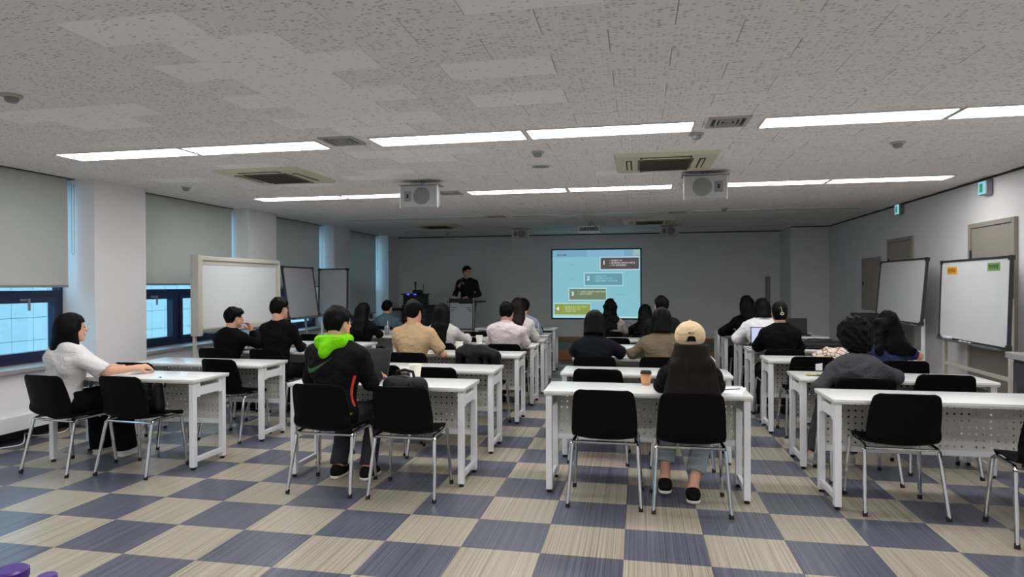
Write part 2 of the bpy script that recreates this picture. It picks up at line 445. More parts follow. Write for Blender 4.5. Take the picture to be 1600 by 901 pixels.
def ac_unit(loc, label, body, sx=.86, sy=.86):
    t = thing('ceiling_air_conditioner', label, 'air conditioner', loc, group='ceiling air conditioners')
    a, b_ = sx/2, sy/2
    p = MB()
    # bevelled face plate
    vs = [(-a, -b_, .004), (a, -b_, .004), (a, b_, .004), (-a, b_, .004), (-a+.03, -b_+.03, -.028), (a-.03, -b_+.03, -.028), (a-.03, b_-.03, -.028), (-a+.03, b_-.03, -.028)]
    p.add(vs, [(3, 2, 1, 0)[::-1], (7, 6, 5, 4)] + [(i, (i+1) % 4, 4+(i+1) % 4, 4+i) for i in range(4)])
    part('face_plate', p, body, t)
    g = .24
    part('intake_grille', bx(-g, g, -g, g, -.036, -.027), M_grille, t, bevel=.004)
    for k in range(9):
        yy = -g+.03+k*(2*g-.06)/8
        part('grille_bar', bx(-g+.02, g-.02, yy-.008, yy+.008, -.041, -.035), M_slot, t)
    for R_ in range(4):
        c, s = math.cos(R_*math.pi/2), math.sin(R_*math.pi/2)
        m = MB().box(-.22, .22, .29, .345, -.032, -.026, Matrix.Rotation(R_*math.pi/2, 3, 'Z'))
        so = part('air_slot', m, M_slot, t)
        part('air_flap', MB().box(-.20, .20, .305, .33, -.037, -.031, Matrix.Rotation(R_*math.pi/2, 3, 'Z')), body, so)
M_ac = mat('ac_ivory', (205, 200, 176), .5)
ac_unit((-3.53, 2.05, H), 'ivory cassette air conditioner on the left, above the window side tables', M_ac, .9, .86)
ac_unit((.32, 2.12, H), 'ivory cassette air conditioner on the right, in front of the right speaker', M_ac, .9, .86)
ac_unit((-3.65, 7.75, H), 'dim cassette air conditioner over the left front of the room', M_ac, .9, .86)
ac_unit((.28, 7.75, H), 'dim cassette air conditioner right of the projector', M_ac, .9, .86)
M_det = mat('detector_plastic', (178, 172, 160), .5)
def detector(x, y, lb):
    t = thing('smoke_detector', lb, 'smoke detector', (x, y, H), group='smoke detectors')
    part('detector_base', MB().lathe([(.055, .004), (.055, -.012), (.045, -.016)], 20), M_det, t)
    part('sensor_dome', MB().lathe([(.036, -.014), (.036, -.032), (.026, -.044), (.008, -.048)], 16), M_grey, t)
for x, y, lb in ((-.75, 1.46, 'small round smoke detector near the middle of the ceiling'), (.51, 1.06, 'cream round smoke detector beside the nearest light row'), (2.11, 1.7, 'round smoke detector on the right of the ceiling'),
                 (-4.96, 2.52, 'small smoke detector close to the second window'), (-3.52, -.77, 'smoke detector at the left edge of the picture'), (-3.9, 9.2, 'tiny dark smoke detector above the stage on the left'), (1.34, 6.02, 'tiny smoke detector ahead of the unlit third light row')):
    detector(x, y, lb)
t = thing('ceiling_loudspeaker', 'flat round grey loudspeaker grille flush in the ceiling', 'speaker', (-.82, 2.1, H))
part('speaker_ring', MB().lathe([(.10, .004), (.10, -.008), (.085, -.010), (.085, .0)], 28), M_white, t)
part('speaker_grille', MB().lathe([(.085, .002), (.085, -.007), (.02, -.010)], 28), M_grey, t)

M_spk = mat('speaker_grey', (172, 173, 175), .6, bump=.05, bscale=500); M_cone = mat('speaker_cone', (128, 129, 131), .8, bump=.2, bscale=700)
def speaker(loc, label, flip, s=1.0):
    t = thing('wall_speaker', label, 'speaker', loc, group='ceiling-hung loudspeakers')
    w, h, d = .205*s, .115*s, .12*s
    b = MB()   # wedge cabinet: front (camera side, -y) wide, back narrow
    b.add([(-w, -d, -2*h), (w, -d, -2*h), (w, -d, 0), (-w, -d, 0), (-w*.78, d, -2*h+.03), (w*.78, d, -2*h+.03), (w*.78, d, 0), (-w*.78, d, 0)],
          [(0, 1, 2, 3), (5, 4, 7, 6), (1, 5, 6, 2), (4, 0, 3, 7), (3, 2, 6, 7), (4, 5, 1, 0)])
    part('cabinet', b, M_spk, t, bevel=.006)
    cx = flip*.03*s
    part('woofer', MB().lathe([(.092*s, 0), (.092*s, .006), (.085*s, .008), (.02, .010)], 32).mesh('woofer'), M_cone, t, loc=(cx, -d+.002, -h), rot=(math.pi/2, 0, 0))
    hx = -flip*.125*s
    hr = part('horn', bx(hx-.04*s, hx+.04*s, -d-.006, -d+.002, -h-.055*s, -h+.055*s), M_grey, t, bevel=.004)
    part('horn_throat', bx(hx-.012*s, hx+.012*s, -d-.010, -d-.005, -h-.022*s, -h+.022*s), M_dark, hr)
    for sx in (-1, 1):
        part('side_trim', bx(sx*w-.006, sx*w+.006, -d-.01, -d+.03, -2*h-.012, .0), M_white, t, bevel=.003)
    br = MB(); br.box(-w-.02, w+.02, -d-.02, d*.5, .0, .008).cone((0, 0, .0), (0, 0, H-loc[2]+.004), .02)
    part('hanging_bracket', br, M_alu, t)
speaker((-2.21, 2.72, H-.06), 'grey loudspeaker hanging from the ceiling, left of the two near ones', 1)
speaker((.735, 2.78, H-.05), 'grey loudspeaker hanging from the ceiling, right of the two near ones', -1)
speaker((-2.22, 8.74, H-.02), 'dim loudspeaker hanging above the stage, left of the projector', 1, .8)
speaker((.68, 8.72, H-.02), 'dim loudspeaker hanging above the stage, right of the projector', 1, .8)
# projector
t = thing('projector', 'white ceiling projector on a short mount, aimed at the slide', 'projector', (-.755, 7.45, 2.44))
part('projector_body', bx(-.19, .19, -.13, .13, -.06, .05), M_white, t, bevel=.015, segs=2)
pb = part('rear_panel', bx(-.17, .17, -.137, -.128, -.045, .03), M_grey, t)
for k, x in enumerate((-.12, -.075, -.02, .03, .07)):
    part('socket', bx(x-.014, x+.014, -.141, -.136, -.02, .005+.006*(k % 2)), M_dark, pb)
part('ceiling_mount', MB().cone((0, 0, .05), (0, 0, H-2.44+.01), .025).box(-.07, .07, -.07, .07, .05, .062).box(-.06, .06, -.06, .06, H-2.44-.012, H-2.44+.006), M_alu, t)
part('lens', MB().cone((.08, .12, -.005), (.08, .165, -.005), .04, .036, 16), M_dark, t)
part('cable', MB().tube([(.1, -.135, -.01), (.12, -.18, .03), (.06, -.14, .1), (.01, -.03, .15)], .006, 6), M_dark, t)

# ================================================================== slide on the back wall
SX0, SX1, SZ0, SZ1 = -1.808, .134, .712, 2.232
SW, SH = SX1-SX0, SZ1-SZ0
slide = thing('projection_screen', 'bright pale-blue projected slide with four numbered boxes', 'screen', (SX0, YB-.03, SZ0))
part('screen_border', MB().box(-.03, 0, 0, .012, -.03, SH+.03).box(SW, SW+.03, 0, .012, -.03, SH+.03).box(0, SW, 0, .012, -.03, 0).box(0, SW, 0, .012, SH, SH+.03), M_dark, slide)
SE = .82
def srect(name, x0, x1, y0, y1, col, dep, parent=None, e=SE):
    # fractions of the slide, y down
    m = emis('slide_'+name+str(int(x0*1000))+str(int(y0*1000)), col, e)
    return part(name, bx(x0*SW, x1*SW, -dep, .0, (1-y1)*SH, (1-y0)*SH), m, parent or slide)
srect('slide_field', 0, 1, 0, 1, (140, 202, 216), .002)
srect('slide_edge', .004, .996, .975, .996, (196, 232, 238), .0026)
srect('slide_header', .006, .994, .008, .1, (126, 176, 206), .003)
srect('header_glow', .4, .82, .008, .1, (140, 190, 220), .0034)
srect('header_emblem', .012, .048, .012, .088, (116, 190, 214), .0036)
srect('header_ribbon', .92, .99, .01, .085, (168, 196, 186), .0036)
fcache = {}
def text_mesh(s, size, bold=.0):
    cu = bpy.data.curves.new('lettering', 'FONT'); cu.body = s; cu.size = size; cu.offset = bold; cu.extrude = .0004
    o = bpy.data.objects.new('lettering', cu); COL.objects.link(o)
    dg = bpy.context.evaluated_depsgraph_get(); me = bpy.data.meshes.new_from_object(o.evaluated_get(dg))
    bpy.data.objects.remove(o); bpy.data.curves.remove(cu)
    me.name = 'lettering'; return me
def stext(s, fx, fy, size, col, parent, dep=.006, bold=0., name='lettering', e=SE):
    me = text_mesh(s, size, bold); me.materials.clear()
    m = emis('slide_text_'+name, col, e)
    return part(name, me, m, parent, loc=(fx*SW, -dep, (1-fy)*SH), rot=(math.pi/2, 0, 0))
stext('우수사례', .055, .088, .056, (34, 66, 88), slide, bold=.001)
boxes = [(.555, .985, .118, .283, (92, 84, 82), '1', (250, 252, 250), ['✓ 형성평가 1회', '✓ 활성화방안, 참여자의 제안 등', '✓ 기타 운영지원방안']),
         (.375, .80, .345, .515, (106, 164, 178), '2', (190, 232, 240), ['✓ 형성평가 1회', '✓ 활성화방안, 참여자의', '✓ 운영지원방안, 기타 등 지원']),
         (.195, .615, .57, .73, (118, 136, 110), '3', (232, 240, 226), ['✓ 수행평가, 형성평가 운영지원방안', '✓ 참여자지원방안']),
         (.022, .435, .793, .952, (148, 164, 78), '4', (226, 238, 190), ['✓ 활성화 방안의 기타 지원방안', '✓ 참여자의 제안, 운영', '✓ 수행평가 지원'])]
for x0, x1, y0, y1, c, num, tc_, ls in boxes:
    srect('box_outline', x0-.012, x1+.008, y0-.016, y1+.016, (186, 226, 234), .0030)
    bo = srect('slide_box', x0, x1, y0, y1, c, .0042)
    stext(num, x0+.022, y0+.098, .125, (238, 250, 250), bo, bold=.004, name='numeral')
    for q, s in enumerate(ls):
        stext(s, x0+.095, y0+.052+q*.034, .043, tc_, bo, name='bullet_line')
stext('활성화', .2, .222, .034, (110, 160, 160), slide); stext('활성화', .2, .438, .034, (104, 156, 160), slide)
stext('운영지원방안', .74, .662, .034, (112, 168, 186), slide); stext('1', .885, .402, .045, (196, 236, 244), slide)

# ================================================================== right wall: doors, panel, exit signs
def door(idx, y0, y1, z1, label, hinge_far=True):
    d = bpy.data.objects.new('door_%d' % idx, None); COL.objects.link(d); d['kind'] = 'structure'; d['label'] = label
    fr = MB(); fr.box(XR-.035, XR+.01, y0-.05, y0, 0, z1+.05).box(XR-.035, XR+.01, y1, y1+.05, 0, z1+.05).box(XR-.035, XR+.01, y0, y1, z1, z1+.05)
    part('door_frame', fr, M_door, d, bevel=.004)
    lf = part('door_leaf', bx(XR-.02, XR+.01, y0+.004, y1-.004, .01, z1-.004), M_door, d)
    for z in (.3, 1.2, z1-.3):
        part('hinge', MB().cone((XR-.03, y1-.003, z-.06), (XR-.03, y1-.003, z+.06), .012, n=8), M_dark, lf)
    part('door_knob', MB().lathe([(.012, 0), (.012, .03), (.028, .04), (.030, .055), (.018, .066)], 16).mesh('door_knob'), M_dark, lf, loc=(XR-.02, y0+.07, 1.0), rot=(0, -math.pi/2, 0))
    return lf
lf = door(1, 3.27, 4.07, 2.07, 'grey-beige steel door behind the large whiteboard')
part('closer_knob', MB().lathe([(.022, 0), (.024, .03), (.012, .04)], 14).mesh('closer_knob'), M_dark, lf, loc=(XR-.02, 3.31, 1.42), rot=(0, -math.pi/2, 0))
part('door_handle', bx(XR-.05, XR-.02, 3.30, 3.325, .95, 1.25), M_dark, lf, bevel=.005)
door(2, 5.66, 6.43, 2.06, 'grey-beige steel door behind the tilted board')
t = thing('electrical_panel', 'grey metal electrical panel set in the right wall', 'panel box', (XR, 7.2, 1.037))
part('panel_frame', MB().box(-.02, .01, -.41, -.38, 0, .84).box(-.02, .01, .38, .41, 0, .84).box(-.02, .01, -.38, .38, 0, .03).box(-.02, .01, -.38, .38, .81, .84), M_door, t, bevel=.003)
pd = part('panel_door', bx(-.014, .01, -.38, .38, .03, .81), M_door, t)
part('latch', bx(-.026, -.012, .33, .35, .40, .46), M_dark, pd)
t = thing('notice_strip', 'narrow dark strip on the back wall beside the corner pillar', 'wall strip', (2.79, YB, .8))
part('strip_frame', bx(-.045, .045, -.02, 0, 0, .82), M_dark, t, bevel=.004)
part('strip_face', bx(-.035, .035, -.024, -.018, .01, .81), M_door, t)
M_exit = emis('exit_sign_face', (150, 205, 225), .8); M_exitg = emis('exit_sign_green', (40, 150, 110), .7)
for yy, zz, lb in ((3.74, 2.40, 'small lit exit sign above the whiteboard door'), (6.0, 2.43, 'small lit exit sign above the farther door')):
    t = thing('exit_sign', lb, 'exit sign', (XR, yy, zz), group='exit signs')
    part('sign_housing', bx(-.07, -.008, -.08, .08, 0, .15), M_alu, t, bevel=.006)
    f_ = part('sign_face', bx(-.075, -.069, -.072, .072, .008, .142), M_exit, t)
    part('sign_pictogram', bx(-.078, -.074, -.02, .035, .03, .12), M_exitg, f_)
    part('wall_plate', bx(-.010, .0, -.06, .06, .01, .16), M_grey, t)

# ================================================================== tables
def perf_panel(L, z0, z1, pitch=.045, r=.0078):
    b = MB(); nx = int(round(L/pitch)); nz = int(round((z1-z0)/pitch)); px = L/nx; pz = (z1-z0)/nz
    sq = [(-1, -1), (0, -1), (1, -1), (1, 0), (1, 1), (0, 1), (-1, 1), (-1, 0)]
    for i in range(nx):
        for k in range(nz):
            cx = -L/2+(i+.5)*px; cz = z0+(k+.5)*pz
            if i % 7 == 5 and False: continue
            vs = [(cx+a*px/2, 0, cz+c*pz/2) for a, c in sq]
            vs += [(cx+r*math.cos(math.radians(225+45*q)), 0, cz+r*math.sin(math.radians(225+45*q))) for q in range(8)]
            b.add(vs, [(q, (q+1) % 8, 8+(q+1) % 8, 8+q) for q in range(8)])
    return b
TZ = .722; TL = 1.40; TD = .45
def make_table():
    t = thing('training_table', 'x', 'table')
    part('table_top', bx(-TL/2, TL/2, -TD/2, TD/2, TZ-.018, TZ), M_top, t, bevel=.003, segs=2)
    part('top_edge', bx(-TL/2+.003, TL/2-.003, -TD/2+.003, TD/2-.003, TZ-.030, TZ-.017), M_topedge, t)
    for sx in (-1, 1):
        cx = sx*(TL/2-.035)
        for cy in (-.185, .175):
            lg = part('leg', bx(cx-.022, cx+.022, cy-.022, cy+.022, .022, TZ-.03), M_white, t, bevel=.003)
            part('foot_glide', MB().lathe([(.018, 0), (.018, .012), (.010, .014), (.010, .024)], 10, (cx, cy, 0)), M_rubber, lg)
        part('foot_rail', bx(cx-.014, cx+.014, -.164, .154, .055, .095), M_white, t, bevel=.003)
        br = MB().box(cx-.012, cx+.020 if sx > 0 else cx+.012, -.163, .153, .585, .655)
        b_ = part('side_bracket', br, M_white, t, bevel=.004)
        for q0, q1 in ((-.163, -.118), (.108, .153)):
            part('bracket_cap', bx(cx+sx*.005-.014, cx+sx*.005+.014, q0, q1, .575, .69), M_white, b_, bevel=.003)
        g = MB(); gx = cx-sx*.022
        pr = [(0, 0), (-sx*.10, 0), (-sx*.06, -.022), (-sx*.03, -.05), (0, -.11)]
        vs = [(gx+a, yy, TZ-.03+c) for yy in (.15, .16) for a, c in pr]
        g.add(vs, [(0, 1, 2, 3, 4), (9, 8, 7, 6, 5)]+[(i, 5+i, 5+(i+1) % 5, (i+1) % 5) for i in range(5)])
        part('gusset', g, M_white, t)
    mp_ = part('modesty_panel', perf_panel(TL-.115, .335, .69).mesh('modesty_panel', smooth=False), M_panel, t, loc=(0, .176, 0))
    sm = mp_.modifiers.new('thickness', 'SOLIDIFY'); sm.thickness = .0015
    part('panel_rail', bx(-TL/2+.057, TL/2-.057, .16, .19, .295, .335), M_white, t, bevel=.003)
    part('under_beam', bx(-TL/2+.057, TL/2-.057, .135, .15, .655, .692), M_white, t)
    return t
COLX = {'A': -4.06, 'B': -1.845, 'C': .125, 'D': 2.02}
COLN = {'A': 'the column beside the windows', 'B': 'the second column from the windows', 'C': 'the third column from the windows', 'D': 'the column along the right wall'}
ROWY = {'A': [.57, 1.50, 2.66, 3.52, 4.86, 5.75, 6.65], 'B': [.56, 1.47, 2.68, 3.70, 4.56, 5.42, 6.70],
        'C': [.56, 1.49, 2.60, 3.68, 4.74, 5.86], 'D': [.55, 1.48, 2.69, 3.72, 4.63, 5.66, 6.48]}
ORD = ['nearest the camera', 'second from the camera', 'third from the camera', 'fourth from the camera', 'fifth from the camera', 'sixth from the camera', 'seventh from the camera']
tproto = None
dxs = {('B', 5): -.07, ('B', 6): -.12, ('A', 3): .09, ('D', 5): -.03, ('D', 6): -.04, ('C', 4): .0}
for c in 'ABCD':
    for r, y in enumerate(ROWY[c]):
        if tproto is None: tproto = o = make_table()
        else: o = copy_tree(tproto)
        o.location = (COLX[c]+dxs.get((c, r), rnd.uniform(-.01, .01)), y+TD/2, 0)
        o.rotation_euler = (0, 0, rnd.uniform(-.006, .006))
        tag(o, 'white perforated-front table %s in %s' % (ORD[r], COLN[c]), 'table', 'white training tables')

# ================================================================== chairs
def catmull(P, n):
    P = np.array(P, float); m = len(P); out = []
    for u in np.linspace(0, m-1.0001, n):
        i = int(u); t = u-i
        p0, p1, p2, p3 = P[max(i-1, 0)], P[i], P[min(i+1, m-1)], P[min(i+2, m-1)]
        out.append(.5*(2*p1+(p2-p0)*t+(2*p0-5*p1+4*p2-p3)*t*t+(3*p1-p0-3*p2+p3)*t**3))
    return np.array(out)
def chair_shell():
    prof = [(.225, .415, .36, 0), (.205, .438, .40, .004), (.12, .444, .42, .010), (-.02, .436, .425, .014), (-.105, .432, .425, .02), (-.155, .448, .43, .035), (-.185, .50, .432, .045), (-.205, .58, .428, .042), (-.222, .66, .416, .036), (-.238, .73, .398, .03), (-.246, .765, .372, .027), (-.250, .782, .31, .026)]
    P = catmull(prof, 34); nu = 15
    b = MB(); grid = []
    for y, z, w, cv in P:
        back = min(max((z-.45)/.1, 0), 1)
        row = []
        for k in range(nu):
            u = -1+2*k/(nu-1); q = abs(u)**2.6
            row.append(np.array([u*w/2, y+back*cv*q*1.0, z+(1-back)*cv*q]))
        grid.append(row)
    G = np.array(grid); nv = len(G)
    du = np.gradient(G, axis=1); dv = np.gradient(G, axis=0); N = np.cross(du, dv); N /= np.linalg.norm(N, axis=2)[..., None]
    G2 = G-N*.009
    V = np.concatenate([G.reshape(-1, 3), G2.reshape(-1, 3)]); off = nv*nu
    F = []
    for i in range(nv-1):
        for k in range(nu-1):
            a, b1, c, d = i*nu+k, i*nu+k+1, (i+1)*nu+k+1, (i+1)*nu+k
            F += [(a, b1, c, d), (off+d, off+c, off+b1, off+a)]
    for i in range(nv-1):
        F += [(i*nu, (i+1)*nu, off+(i+1)*nu, off+i*nu), (off+i*nu+nu-1, off+(i+1)*nu+nu-1, (i+1)*nu+nu-1, i*nu+nu-1)]
    for k in range(nu-1):
        F += [(k, off+k, off+k+1, k+1), ((nv-1)*nu+k+1, off+(nv-1)*nu+k+1, off+(nv-1)*nu+k, (nv-1)*nu+k)]
    b.add([tuple(v) for v in V], F); return b
def make_chair():
    t = thing('stacking_chair', 'x', 'chair')
    part('seat_shell', chair_shell().mesh('seat_shell', angle=60), M_black, t)
    r = .0125
    for sx in (-1, 1):
        x1, x0 = sx*.205, sx*.238
        rail = [(x1+sx*.012, -.135, .40), (x1+sx*.006, -.115, .418), (x1, -.085, .424), (x1, .0, .424), (x1, .10, .424), (x1, .15, .422), (x1+sx*.006, .172, .412), (x1+sx*.012, .18, .395)]
        part('seat_rail', MB().tube(rail, r, 10), M_chrome, t)
        lg = part('leg', MB().tube([(x1+sx*.010, -.128, .407), (x0, -.215, .012)], r, 10), M_chrome, t)
        part('foot_cap', MB().cone((x0+sx*.0, -.2165, 0), (x0-sx*.0015, -.209, .03), .015, .014, 10), M_rubber, lg)
        lg = part('leg', MB().tube([(x1+sx*.010, .177, .402), (x0, .215, .012)], r, 10), M_chrome, t)
        part('foot_cap', MB().cone((x0, .2155, 0), (x0-sx*.0015, .2125, .03), .015, .014, 10), M_rubber, lg)
    part('crossbar', MB().tube([(-.21, -.128, .412), (.21, -.128, .412)], .010, 8), M_chrome, t)
    part('crossbar', MB().tube([(-.205, .10, .415), (.205, .10, .415)], .010, 8), M_chrome, t)
    return t
ZC = .006
CH = []   # x, y, rz, label
def ch(x, y, lb, rz=0.): CH.append((x, y, rz, lb))
ch(-4.43, .475, 'black shell chair of the person in the white blouse', -.10)
ch(-3.80, .53, 'black shell chair holding a black handbag, beside the person in white', -.06)
ch(-4.38, 1.30, 'empty black chair tucked under the second window-side table, left place')
ch(-3.76, 1.66, 'empty black chair at the right end of the second window-side table', -.12)
ch(-4.50, 2.58, 'black chair of the person in black resting chin on hand')
ch(-3.86, 2.56, 'black chair of the taller person in the black sweater, window-side column', -.05)
ch(-3.72, 4.50, 'black chair of the long-haired person in black, window-side column')
ch(-4.42, 3.45, 'empty black chair, fourth window-side table, left place')
ch(-4.12, 6.35, 'black chair of the person in the denim shirt')
ch(-4.42, 4.60, 'empty black chair left of the long-haired person in black')
ch(-2.11, .43, 'black shell chair of the person in the hooded jacket')
ch(-1.51, .43, 'black shell chair with a black backpack on it')
ch(-2.12, 1.50, 'empty black chair behind the laptop, second table of second column, left place')
ch(-1.60, 1.44, 'empty black chair behind the white paper cup, second table of second column')
ch(-2.22, 2.50, 'black chair of the person in the beige polo shirt')
ch(-1.50, 2.55, 'black chair draped with a black jacket, right of the person in beige')
ch(-2.24, 3.56, 'black chair of the long-haired person in the pale grey blouse')
ch(-1.45, 3.56, 'black chair of the person in the pale pink shirt')
ch(-2.18, 4.45, 'empty black chair ahead of the long-haired person in grey')
ch(-1.50, 4.42, 'black chair of the brown-haired person in the off-white blouse')
ch(-1.58, 5.30, 'black chair of the person in pale blue, second column')
ch(-2.25, 5.36, 'empty black chair left of the person in pale blue')
ch(-1.62, 6.55, 'empty black chair at the front table of the second column')
ch(-.14, .525, 'empty black chair at the near centre table, left of the person in the cap')
ch(.41, .50, 'black shell chair of the person in the cream cap')
ch(-.24, 1.55, 'empty black chair at the second table of the third column, left place')
ch(.42, 1.50, 'empty black chair hidden beyond the person in the cap')
ch(-.33, 2.47, 'black chair of the person in the navy short-sleeved jacket')
ch(.29, 2.50, 'black chair of the person in the brown jacket')
ch(-.22, 4.60, 'empty black chair ahead of the person in navy')
ch(.38, 4.52, 'black chair of the person in the black shirt, third column')
ch(-.34, 5.72, 'black chair of the wavy-haired person in pale grey')
ch(.20, 5.72, 'black chair of the long-haired person left of the person in black')
ch(1.72, .70, 'empty black chair at the nearest table by the right wall', .0)
ch(2.39, .295, 'black chair cut off by the right edge of the picture', -.13)
ch(1.70, 1.36, 'black chair of the curly-haired person in the dark grey shirt')
ch(2.36, 1.66, 'empty black chair right of the curly-haired person', -.05)
ch(1.70, 2.76, 'empty black chair with a small white tag on its back')
ch(2.40, 2.55, 'black chair of the wavy-haired person in the blue top')
ch(1.59, 3.45, 'black chair of the person with the hair clip')
ch(1.60, 4.44, 'black chair of the person in the white shirt, right column')
ch(1.60, 5.46, 'black chair of the long-haired person in black, right column')
ch(2.30, 4.50, 'empty black chair behind the black bag, right column')
cproto = None
for x, y, rz, lb in CH:
    if cproto is None: cproto = o = make_chair()
    else: o = copy_tree(cproto)
    o.location = (x, y, 0); o.rotation_euler = (0, 0, rz+rnd.uniform(-.02, .02))
    tag(o, lb, 'chair', 'black shell stacking chairs')
    if 'white tag' in lb:
        part('chair_tag', bx(.015, .075, -.2345, -.232, .655, .735), M_paper, o, rot=(.0, 0, 0), label='small white paper tag')

# ================================================================== boards
M_wbg = mat('board_grey_enamel', (158, 159, 163), .35); M_wbl = mat('board_pale_enamel', (196, 197, 199), .3)
M_frg = mat('board_frame_dark', (58, 58, 62), .4, metal=.4); M_ivory = mat('copyboard_ivory', (190, 188, 176), .5)
def caster(t, x, y):
    c = MB().cone((x-.012, y, .03), (x+.012, y, .03), .03, n=14)
    w = part('caster', c, M_rubber, t); part('caster_fork', bx(x-.018, x+.018, y-.012, y+.012, .03, .075), M_alu, w)
def board(name, label, loc, rz, w, h, z0, lean, fm, group, post, fw=.022, face=M_wb, tray=True, easel=False, sw=None):
    t = thing(name, label, 'whiteboard', loc, rz, group)
    R = Matrix.Rotation(-lean, 3, 'X'); o = Vector((0, 0, z0))
    part('board_face', MB().box(-w/2, w/2, -.006, .006, 0, h, R, o), face, t)
    fr = MB()
    part('frame_rail', MB().box(-w/2-fw, w/2+fw, -.014, .014, -fw, 0, R, o), fm, t)
    part('frame_rail', MB().box(-w/2-fw, w/2+fw, -.014, .014, h, h+fw, R, o), fm, t)
    part('frame_stile', MB().box(-w/2-fw, -w/2, -.014, .014, 0, h, R, o), fm, t)
    part('frame_stile', MB().box(w/2, w/2+fw, -.014, .014, 0, h, R, o), fm, t)
    for sx in (-1, 1):
        for k in (0, 1):
            part('corner_cap', MB().box(sx*(w/2+fw*.3)-.025, sx*(w/2+fw*.3)+.025, -.018, .018, (h-.02) if k else -fw-.004, h+fw+.004 if k else .02, R, o), M_frg if fm is not M_ivory else fm, t)
    if tray:
        tr = MB().box(-w*.44, w*.44, -.075, -.012, -fw-.012, -fw, R, o).box(-w*.44, w*.44, -.078, -.072, -fw-.012, -fw+.012, R, o)
        part('marker_tray', tr, M_alu, t)
    pw = (sw or w)/2+(.0 if sw else fw+.018)
    top = R @ Vector((0, 0, h*.8))+o
    for sx in (-1, 1):
        if easel:
            part('stand_leg', MB().tube([(sx*pw*.5, .03+top.y, top.z), (sx*pw*.8, .12+top.y*.4, .02)], .014, 8), post, t)
        else:
            part('stand_post', MB().box(sx*pw-.018, sx*pw+.018, .02, .055,   .06, z0+.05 if lean > .05 else z0+h*.55), post, t, bevel=.003)
            ft = part('stand_foot', bx(sx*pw-.02, sx*pw+.02, -.24, .20, .06, .09), post, t, bevel=.004)
            for yy in (-.22, .18): caster(ft, sx*pw, yy)
    if easel:
        part('stand_leg', MB().tube([(0, -.01, z0-.02), (0, -.16, .02)], .014, 8), post, t)
        part('stand_brace', MB().tube([(-pw*.72, .10, .35), (pw*.72, .10, .35)], .01, 8), post, t)
        part('stand_brace', MB().tube([(0, -.09, .5), (0, .10, .35)], .01, 8), post, t)
    else:
        part('stand_crossbar', MB().box(-pw, pw, .028, .048, z0*.62, z0*.62+.04), post, t, bevel=.003)
    return t, R, o
t, R, o = board('copyboard', 'large ivory-framed copyboard on a stand beside the windows', (-5.12, 3.785, 0), math.pi/2, 1.61, .78, .95, 0, M_ivory, 'boards', M_ivory, fw=.06)
part('scanner_column', bx(-.925, -.845, -.05, .06, .86, 1.84), M_ivory, t, bevel=.012, segs=2)
part('scanner_column', bx(.845, .885, -.04, .05, .88, 1.82), M_ivory, t, bevel=.010)
part('roller_housing', bx(-.86, .86, -.035, .05, 1.77, 1.83), M_ivory, t, bevel=.012)
part('control_strip', bx(-.84, -.2, -.045, -.03, .895, .935), M_grey, t)
board('flip_board', 'tilted whiteboard leaning back on an easel, left of its neighbour', (-5.0, 5.19, 0), math.pi/2+.02, .90, .76, .98, .14, M_frg, 'boards', M_alu, easel=True, face=M_wbg)
board('flip_board', 'upright dark-framed whiteboard facing the room, near third pillar', (-5.03, 6.2, 0), .0, .50, .76, .97, .03, M_frg, 'boards', M_white, easel=False, sw=.44, face=M_wbg)
board('flip_board', 'grey tilted whiteboard on a white stand by the right wall', (3.36, 5.14, 0), -math.pi/2+.02, 1.34, .76, .99, .085, M_frg, 'boards', M_white, easel=False, sw=1.26, face=M_wbl)
t, R, o = board('whiteboard', 'large whiteboard with an orange and a green note by the right door', (3.49, 3.58, 0), -math.pi/2-.03, 1.46, .84, .86, .03, M_frg, 'boards', M_ivory, sw=1.40)
# notes on the board (front is local -y)
for name, x, col, txt, ink in (('orange', -.47, (232, 160, 30), '비전목표', (110, 60, 10)), ('green', .43, (112, 160, 84), '개선방향', (24, 50, 20))):
    n_ = thing('sticky_note', name + ' handwritten note stuck on the large whiteboard', 'note')
    n_.parent = None
    Mw = Matrix.LocRotScale(Vector((3.49, 3.58, 0)), Euler((0, 0, -math.pi/2-.03)), None)
    n_.matrix_world = Mw @ Matrix.Translation(o + R @ Vector((x, -.0066, .745 if name == 'orange' else .765)))
    part('note_paper', bx(-.12, .12, -.0012, 0, -.042, .042), mat('note_'+name, col, .8), n_)
    part('lettering', text_mesh(txt, .052, .0012), mat('ink_'+name, ink, .8), n_, loc=(-.10, -.0018, -.018), rot=(math.pi/2, 0, 0))
for k, (x, c) in enumerate(((-.1, (180, 30, 40)), (.0, (30, 30, 34)), (.09, (30, 50, 120)))):
    Mw = Matrix.LocRotScale(Vector((3.49, 3.58, 0)), Euler((0, 0, -math.pi/2-.03)), None)
    mk = thing('marker_pen', ('red', 'black', 'blue')[k]+' marker pen lying in the large whiteboard tray', 'marker')
    mk.matrix_world = Mw @ Matrix.Translation(o + R @ Vector((x, -.045, -.013)))
    part('pen_barrel', MB().cone((-.045, 0, 0), (.03, 0, 0), .008, n=8), M_white, mk); part('pen_cap', MB().cone((.03, 0, 0), (.055, 0, 0), .009, .008, 8), mat('cap%d' % k, c, .4), mk)
Mw = Matrix.LocRotScale(Vector((3.49, 3.58, 0)), Euler((0, 0, -math.pi/2-.03)), None)
er = thing('board_eraser', 'white board eraser at the left of the large whiteboard tray', 'eraser')
er.matrix_world = Mw @ Matrix.Translation(o + R @ Vector((-.45, -.042, -.021)))
part('eraser_grip', bx(-.08, .08, -.022, .022, .012, .035), M_white, er, bevel=.006); part('eraser_felt', bx(-.078, .078, -.02, .02, 0, .013), M_grey, er)

